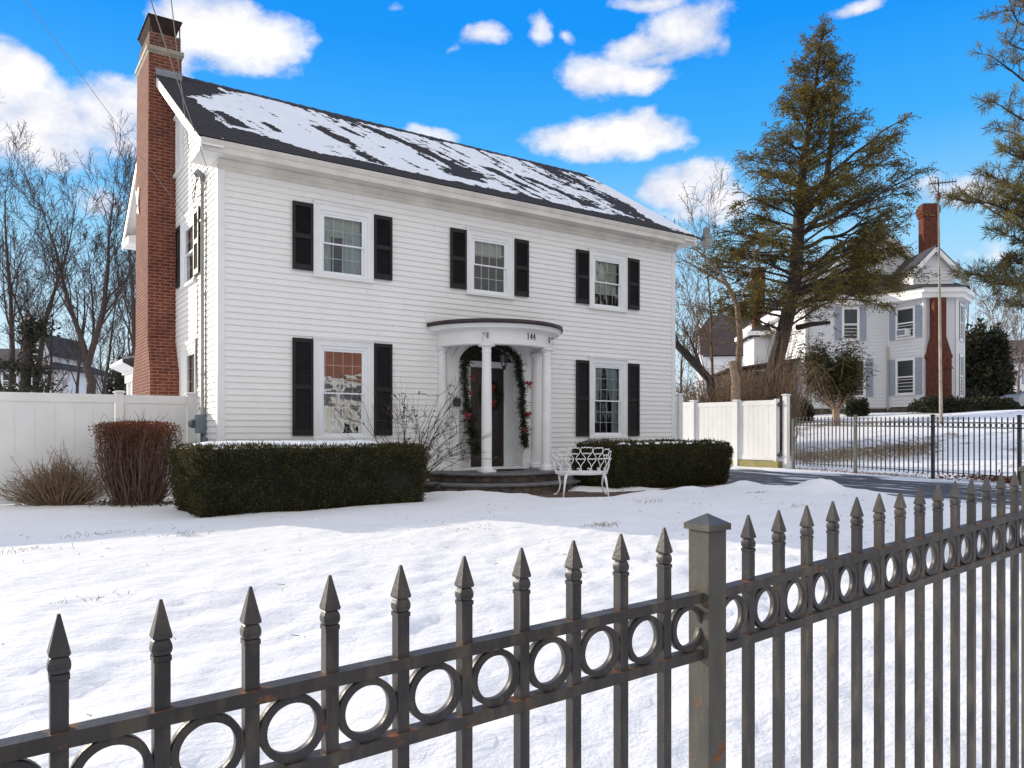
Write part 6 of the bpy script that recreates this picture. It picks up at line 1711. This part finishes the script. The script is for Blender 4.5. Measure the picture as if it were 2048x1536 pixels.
    for s in (-1,1): r3.bar((cxg,gy-.26,zp+.0),(cxg+s*1.08,gy-.26,zs-.30),.10,.20,(0,0,1)); r3.box(*sorted((cxg+s*.80,cxg+s*1.10)),gy-.3,gy+.1,zs-.42,zs-.26)
    lbuild(r3,'dormer_trim','trim',H)
    # chimneys
    c = MB(); y1 = -1.735
    c.prism([(4.88,-1.2),(5.86,-1.2),(5.86,2.55),(5.90,2.55),(5.90,2.7),(5.86,2.72),(5.62,3.55),(5.62,ze-.25),(5.08,ze-.25),(5.08,3.55),(4.86,2.72),(4.83,2.7),(4.83,2.55),(4.88,2.55)],'y',-2.18,y1)
    c.box(4.84,5.90,-2.2,-2.185,2.05,2.14)
    lbuild(c,'chimney','bricksm',H)
    c = MB(); c.box(5.65,6.33,.2,.75,z0,9.7); c.box(5.60,6.38,.15,.80,9.701,9.85); c.box(5.56,6.42,.11,.84,9.851,10.2); c.box(5.62,6.36,.17,.78,10.201,10.33); lbuild(c,'chimney','bricksm',H)
    c = MB(); c.box(-.75,-.12,7.6,8.3,5,8.6); c.box(-.82,-.06,7.54,8.36,8.601,8.85); lbuild(c,'chimney','bricksm',H)
    # windows
    A, B, C, D_ = (3.95,0),(4.85,-1.7),(6.3,-1.7),(7.35,-.1)
    La = math.hypot(.9,1.7); lwin(H,A,B,La*.5,.86,3.68,5.0,.33,True); lwin(H,A,B,La*.5,.86,1.0,2.55,.33)
    Lc = math.hypot(1.05,1.6); M['blueshut'] = simple('dark_blue_shutter', (.03,.04,.07), .5, .2, 6)
    lwin(H,C,D_,Lc*.5,.8,3.55,5.1,.3,shut='blueshut'); lwin(H,C,D_,Lc*.5,.8,.9,2.7,.3,shut='blueshut')
    lwin(H,(0,0),(3.95,0),2.1,.62,3.7,5.15,.30); lwin(H,(0,0),(3.95,0),2.05,1.3,.95,2.6,.33)
    lwin(H,(0,12),(0,0),8.2,.8,3.55,5.0,0); lwin(H,(0,12),(0,0),9.6,.8,1.0,2.6,0)
    # brown porch on the left flank
    pr = MB(); pr.box(-3.4,-.35,1.2,6.0,-.6,2.25); lbuild(pr,'porch','shed',H)
    pr = MB(); pr.raw([(-3.7,.9,2.27),(-.02,.9,2.8),(-.02,6.3,2.8),(-3.7,6.3,2.27),(-3.7,.9,2.35),(-.02,.9,2.9),(-.02,6.3,2.9),(-3.7,6.3,2.35)],[(3,2,1,0),(4,5,6,7),(0,1,5,4),(1,2,6,5),(2,3,7,6),(3,0,4,7)]); lbuild(pr,'porch_roof','shed',H)
    # downpipes
    lbuild(MB().tube([(.05,-.12,ze-.1),(.05,-.12,.2)],.05,6),'downpipe','conduit',H); lbuild(MB().tube([(3.85,-.10,3.3),(3.85,-.10,.2)],.04,6),'downpipe','conduit',H)
    return H
neighbour()
def gambrel():
    D = 60.; b = at(1405,800,D); b = (b[0],b[1],2.2); s = D/F
    H = thing('gambrel_house', 'white house with dark gambrel roof far behind the bare saplings', 'house', b, R(-34.5-9))
    z = lambda v: (HZ-v)*s+CAM[2]-2.2
    w = MB(); W, Dp = 7.2, 6.0; e = z(712)
    w.box(.05,W,.1,Dp-.1,-3,e-.05); w.raw([(.05,.15,e),(.05,.9,z(655)),(.05,Dp/2,z(628)),(.05,Dp-.9,z(655)),(.05,Dp-.15,e)],[(0,1,2,3,4)]); lap(w,(.05,Dp),(.05,.1),0,e); lbuild(w,'wall','siding2',H)
    r = MB()
    for f in (0,1):
        Y = (lambda y: y) if f == 0 else (lambda y: Dp-y)
        r.raw([(-.15,Y(-.25),e),(W,Y(-.25),e),(W,Y(.9),z(655)),(-.15,Y(.9),z(655)),(.9,Y(Dp/2),z(620)),(W,Y(Dp/2),z(620))],[(0,1,2,3),(3,2,5,4)])
    r.raw([(-.15,.9,z(655)),(.9,Dp/2,z(620)),(-.15,Dp-.9,z(655))],[(0,1,2)])
    lbuild(r,'roof','roofb',H)
    c = MB().box(3.0,3.7,2.4,3.2,z(640),z(600)); c.box(2.95,3.75,2.35,3.25,z(600),z(596)); lbuild(c,'chimney','bricksm',H)
    lwin(H,(.05,Dp),(.05,.1),Dp/2-.3,.8,e+.3,e+1.5,0); lwin(H,(.05,Dp),(.05,.1),Dp/2,.8,1.2,2.5,0); lwin(H,(.05,.1),(W,.1),4.5,.8,1.0,2.2,.25); 
gambrel()
def left_house():
    D = 48.; s = D/F; b = at(0,800,D); b = (b[0],b[1],0.)
    H = thing('pale_house', 'pale house with dark roof and one gabled dormer far left behind the bare trees', 'house', b, R(-34.5+4))
    X = lambda u: u*s; z = lambda v: (HZ-v)*s+CAM[2]
    w = MB(); x1 = X(112); w.box(-8,x1-.05,.05,8,-.5,z(733)); lap(w,(-8,0),(x1,0),0,z(733)); lap(w,(x1,0),(x1,8),0,z(733)); lbuild(w,'wall','siding2',H)
    r = MB(); e = z(735); a = -.4
    r.raw([(-8,a,e),(x1+.4,a,e),(x1+.4,8.4,e),(-8,8.4,e),(-8,4,z(684)),(x1-3.4,4,z(684))],[(0,1,5,4),(1,2,5),(2,3,4,5)]); r.raw([(-8,a,e-.15),(x1+.4,a,e-.15),(x1+.4,a,e),(-8,a,e),(x1+.4,8.4,e-.15),(x1+.4,8.4,e)],[(0,1,2,3),(1,4,5,2)])
    lbuild(r,'roof','roofd',H)
    d = MB(); p0, p1 = X(44), X(92); pm = (p0+p1)/2+.3
    d.raw([(p0,.2,e),(p1,.2,e),(p1,.2,z(706)),(pm,.2,z(668)),(p0,.2,z(706)),(p1,5,e),(p1,5,z(706))],[(0,1,2,3,4),(1,5,6,2)]); lap(d,(p0,.2),(p1,.2),e,z(708)); lbuild(d,'dormer','siding2',H)
    r = MB(); r.raw([(pm,-.1,z(664)),(p1+.3,-.1,z(712)),(p1+.3,5,z(712)),(pm,5,z(664)),(p0-.3,-.1,z(712)),(p0-.3,5,z(712))],[(0,1,2,3),(0,3,5,4)]); lbuild(r,'dormer_roof','roofd',H)
    lwin(H,(p0,.2),(p1,.2),X(66)-p0,.45,z(718),z(697),0); lwin(H,(-8,0),(x1,0),8+X(20),.8,z(775),z(748),.25)
left_house()
def far_right_house():
    D = 72.; s = D/F; b = at(1998,800,D); b = (b[0],b[1],3.)
    H = thing('far_house', 'small white house far off at the right edge beyond the car', 'house', b, R(-50))
    e = (HZ-728)*s+CAM[2]-3; w = MB(); w.box(0,7,0,8,-2,e); lap(w,(0,0),(7,0),0,e,.3); lap(w,(0,8),(0,0),0,e,.3); lbuild(w,'wall','siding2',H)
    r = MB(); r.raw([(-.4,-.4,e),(7.4,-.4,e),(7.4,8.4,e),(-.4,8.4,e),(-.4,4,e+2.6),(7.4,4,e+2.6)],[(0,1,5,4),(2,3,4,5),(0,4,3),(1,2,5)]); lbuild(r,'roof','roofd',H)
    for s_ in (1.3,3.4,5.5): lwin(H,(0,0),(7,0),s_,.8,2.6,3.8,.25); lwin(H,(0,0),(7,0),s_,.8,.3,1.6,.25)
far_right_house()
def street_house():
    """stands across the street behind the camera; only its mirror image shows in the lower left window"""
    H = thing('brown_house', 'house with orange brown roof and white porch mirrored in the lower left front window', 'house', (11,-33,-.6), 0)
    w = MB(); w.box(-8,9,-9,0,0,5.2); lbuild(w,'wall','plaster',H)
    p = MB()
    for x in (-7,-4.4,-1.8,.8,3.4,6.0,8.4): p.box(x-.2,x+.2,2.0,2.4,0,4.35)
    p.box(-8.2,9.2,1.9,2.5,4.35,4.85); p.box(-8.4,9.4,1.8,2.7,4.851,5.1); lbuild(p,'porch','trim',H)
    k = MB(); k.raw([(-8.6,2.9,5.1),(9.6,2.9,5.1),(9.6,-4.5,9.6),(-8.6,-4.5,9.6),(-8.6,-10,5.1),(9.6,-10,5.1)],[(0,1,2,3),(3,2,5,4)]); lbuild(k,'roof','roofr',H)
    for x in (-5.6,-.5,4.7): lwin(H,(9,0),(-8,0),9-x,1.1,.9,2.4,0)
street_house()

# ---------------------------------------------------------------- yard mast, utility pole, hedges, car
def yard():
    D = 29.; b = np.array(at(1882,846,D)); b[2] = g(b[0],b[1])-.1; top = np.array(at(1877,393,D))
    t = thing('antenna_mast', 'tall rusty mast with television antenna standing in the neighbouring yard', 'mast', tuple(b))
    MB().tube([b,b*.55+top*.45,top],[.065,.05,.03],8).build('mast', M['mast'], t, smooth=True)
    a = MB(); q0 = np.array(at(1858,368,D)); q1 = np.array(at(1912,363,D)); a.bar(q0,q1,.03,.03); pole_top = np.array(at(1876,355,D)); a.tube([top,pole_top],.02,5)
    for k in np.linspace(0,1,9):
        q = q0+(q1-q0)*k; L = .32-.2*k; a.tube([q+np.array([.4,.6,0])*L,q-np.array([.4,.6,0])*L],.010,4); a.tube([q+np.array([0,0,.12]),q-np.array([0,0,.12])],.012,4)
    a.build('antenna', M['black'], t)
    m = MB(); m.lathe([(0,-.14),(.08,-.11),(.085,.1),(.05,.14),(0,.15)],tuple(top),10); m.build('rotor', simple('red_rotor',(.12,.02,.03)), t)
    D = 56.; b = np.array(at(1954,800,D)); b[2] = g(b[0],b[1])-.3; top = np.array(at(1947,664,D))
    t = thing('utility_pole', 'brown wooden utility pole with a yellow warning sign, far right', 'pole', tuple(b))
    MB().tube([b,top],[.22,.16],8).build('pole', M['pole'], t)
    p = np.array(at(1951,786,D-.4)); MB().box(p[0]-.3,p[0]+.3,p[1]-.02,p[1]+.02,p[2]-.32,p[2]+.32).build('sign', M['yellow'], t)
    for (u0,v0,u1,v1,lab) in ((1948,690,2080,662,'upper utility wire leaving the far pole to the right'),(1950,722,2080,706,'lower utility wire leaving the far pole to the right')):
        tag(MB().tube([at(u0,v0,D),at((u0+u1)/2,(v0+v1)/2+3,D),at(u1,v1,D+4)],.03,4).build('utility_wire', M['wire']), lab, 'wire', 'utility wires')
    # foundation shrubs and hedge
    def blob(name,label,u0,u1,v0,v1,D,sd,cnt,mat='farever',ls=.11,cat='shrub',grp=None):
        rs = np.random.RandomState(sd); p0 = np.array(at(u0,v1,D)); p1 = np.array(at(u1,v1,D)); c = (p0+p1)/2; hw = np.linalg.norm(p1-p0)/2; zb = g(c[0],c[1])-.1; zt = at(u0,v0,D)[2]; h = zt-zb
        t = thing(name,label,cat,(c[0],c[1],zb),0,grp); d = (p1-p0)/np.linalg.norm(p1-p0); f = np.array([.5659,.8245,0])
        th = rs.uniform(0,2*math.pi,cnt); ph = np.arccos(rs.uniform(0,1,cnt)); rr = rs.uniform(.70,1.06,cnt)
        n = np.column_stack([np.cos(th)*np.sin(ph),np.sin(th)*np.sin(ph),np.cos(ph)]); sq = np.sign(n)*np.abs(n)**.6
        P = np.array([c[0],c[1],zb])+d*(sq[:,:1]*hw*rr[:,None])+f*(sq[:,1:2]*min(hw,1.2)*rr[:,None])+np.array([0,0,1.])*(sq[:,2:]*h*rr[:,None]*(.60+.66*fbm(sq[:,0]*3.5+sd,sq[:,1]*3.5,sd))[:,None])
        lf = MB(); quads(lf,P,n[:,0:1]*d+n[:,1:2]*f+np.array([0,0,1.])*n[:,2:]+rs.normal(size=P.shape)*.8,ls,ls*.5,rs); lf.build('foliage',M[mat],t)
        k = MB(); U, V_ = np.meshgrid(np.linspace(0,2*math.pi,20),np.linspace(0,math.pi/2,8)); nn = np.stack([np.cos(U)*np.sin(V_),np.sin(U)*np.sin(V_),np.cos(V_)],-1).reshape(-1,3); ss = np.sign(nn)*np.abs(nn)**.6*.80
        Q = np.array([c[0],c[1],zb])+d*(ss[:,:1]*hw)+f*(ss[:,1:2]*min(hw,1.2))+np.array([0,0,1.])*ss[:,2:]*h*.95; I,J = np.meshgrid(np.arange(19),np.arange(7)); q = J*20+I
        k.raw(Q,np.stack([q,q+1,q+21,q+20],-1).reshape(-1,4).tolist()); k.build('branches',M['yewin'],t)
    blob('shrub','dark round shrub at the corner of the neighbouring house',1578,1622,797,836,35,51,2200)
    blob('shrub','dark round shrub between the small evergreen and the bay foundation',1696,1732,796,838,35,52,2200)
    blob('clipped_hedge','long dark clipped hedge below the bay with the red chimney',1834,2018,795,846,33.5,53,11000,cat='hedge')
    blob('shrub','dark shrub at the right corner of the bay, behind the long hedge',1905,1960,778,815,38,54,2500)
    blob('far_evergreen','broad dark evergreen behind the bay and the utility pole',1912,2008,655,812,50,55,12000,ls=.30,cat='tree')
    blob('shrub','olive clipped shrub at the right edge behind the silver car',2015,2075,785,812,52,56,2500,'bushy',.2)
    blob('far_evergreen','dark low evergreen behind the left fence beside the chimney',214,248,745,800,44,57,2500,ls=.25,cat='tree')
yard()
def car():
    b = at(2052,836,43); zg = g(b[0],b[1])
    t = thing('parked_car', 'silver car whose nose and front wheel enter at the right edge', 'car', (b[0],b[1],zg), R(-34.5))
    # local: x to the car's rear (nose at -x), y away from the camera
    prof = [(-.95,.35),(-.98,.62),(-.90,.86),(-.55,.98),(.25,1.06),(.95,1.55),(1.5,1.68),(2.9,1.66),(3.45,1.2),(3.55,.95),(3.5,.35)]
    body = MB(); y0, y1 = -.88, .88
    n = len(prof); V = []
    for (yy,k) in ((y0,.0),(y0-.0,1),(y1,1),(y1,0)):
        for (x,z) in prof: V.append((x*(1 if 1 else 1), yy*(1-.16*max(0,(z-1.0))), z))
    V = [(x,y0*(1-.18*max(0,z-1.0)),z) for x,z in prof]+[(x,y1*(1-.18*max(0,z-1.0)),z) for x,z in prof]
    body.raw(V,[tuple(range(n)),tuple(range(2*n-1,n-1,-1))]+[(i,i+n,(i+1)%n+n,(i+1)%n) for i in range(n)]); bo = lbuild(body,'body','carp',t)
    w = MB()
    for (x0,x1,x2,x3) in ((.45,1.05,1.85,1.85),(1.95,1.95,2.85,3.1)):
        yy = lambda z: y0*(1-.18*max(0,z-1.0))-.006
        w.raw([(x0,yy(1.10),1.10),(x3,yy(1.10),1.10),(x2,yy(1.55),1.55),(x1,yy(1.55),1.55)],[(0,1,2,3)])
    w.raw([(.30,-.72,1.10),(.30,.72,1.10),(.93,.70,1.54),(.93,-.70,1.54)],[(0,1,2,3)]); lbuild(w,'window','carg',t)
    for x in (-.20,2.65):
        for y in (-.86,.86):
            a = MB(); a.tube([(x,y-.11,.34),(x,y+.11,.34)],.42,20) if y < 0 else None
            if y < 0: ar = lbuild(a,'wheel_arch','tyre',t)
            m = MB(); m.tube([(x,y-.13,.34),(x,y+.10,.34)],.34,20); wh = lbuild(m,'wheel','tyre',t)
            m = MB(); m.tube([(x,y-.14,.34),(x,y-.131,.34)],[.21,.21],16)
            for k in range(5): a_ = 2*math.pi*k/5; m.bar((x,y-.145,.34),(x+.21*math.cos(a_),y-.145,.34+.21*math.sin(a_)),.05,.012,(0,1,0))
            lbuild(m,'rim','rim',wh)
    for y in (-.62,.62): m = MB(); m.box(-.985,-.86,y-.2,y+.2,.68,.82); lbuild(m,'headlight','lens',t)
    m = MB(); m.box(-1.0,-.95,-.36,.36,.62,.78); lbuild(m,'grille','black',t); m = MB(); m.box(-1.01,-.93,-.85,.85,.36,.52); lbuild(m,'bumper','black',t)
car()
# distant bare woods on the right horizon
FARB = dict(n=[1,13,8,5],seg=[6,4,3,3],sides=[4,3,3,3],rmin=.016,**{'from':[0,.2,.2,.2]})
for i,(u,D,ht,lab) in enumerate(((1935,66,10.5,'hazy bare tree rising above the right end of the bay roof'),(1968,70,9.5,'hazy rounded bare tree just right of the utility pole'),(2002,72,9.8,'hazy rounded bare tree above the far white house'),(2040,62,8.0,'bare tree at the right edge in front of the far white house'))):
    bare_tree(lab, u, 795, D, ht, .15, 70+i, (0,0), FARB, 'barkr', group='far bare trees on the right skyline')
for i,(u,D,ht,lab) in enumerate(((5,62,5.5,'far bare tree low at the left edge behind the pale house'),(140,66,6.5,'far bare tree low in the gap between pale house and forked tree'),(170,70,6.0,'far bare tree low behind the thick forked trunk'),(215,64,7.0,'far bare tree low behind the rear porch'),(262,58,8.0,'far bare tree beside the left edge of the chimney'))):
    bare_tree(lab, u, 795, D, ht, .12, 80+i, (0,0), FARB, 'bark', group='far bare trees behind the left fence')

def street_wood():
    rs = np.random.RandomState(90); n = 15000
    x = rs.uniform(-70,90,n); h = 7+5*vn(x*.09,0*x,91)+3*vn(x*.35,0*x,92); z = h*rs.rand(n)**.8; y = -52+rs.normal(size=n)*2.2
    keep = ~((x > 0) & (x < 23) & (z < 9.5)); c = np.column_stack([x,y,z])[keep]; d = rs.normal(size=c.shape)
    lf = MB(); quads(lf, c, d, 1.0, .5, rs)
    tag(lf.build('street_wood', M['barkd']), 'dark wood across the street, mirrored in the front windows', 'wood', kind='stuff')
street_wood()

def fence_litter():
    rs = np.random.RandomState(93); n = 2600
    x = 15.35+np.abs(rs.normal(size=n))*.75; y = -6.1+rs.normal(size=n)*.9; k = fbm(x*1.5,y*1.5,94) > .42; x, y = x[k], y[k]
    c = np.column_stack([x,y,G(x,y)-.03+.05*rs.rand(len(x))]); lf = MB(); quads(lf, c, rs.normal(size=c.shape)*np.array([1,1,.35]), .08, .05, rs)
    x = rs.uniform(14.6,15.6,700); y = rs.uniform(-8,0,700); c2 = np.column_stack([15.62+(y-.1)*.1036+rs.normal(size=700)*.09,y,G(x,y)-.03]); quads(lf, c2, rs.normal(size=c2.shape)*np.array([1,1,.8]), .07, .02, rs)
    tag(lf.build('leaf_litter', M['beech']), 'rusty brown leaf litter at the foot of the slim dark iron fence', 'leaves', kind='stuff')
fence_litter()
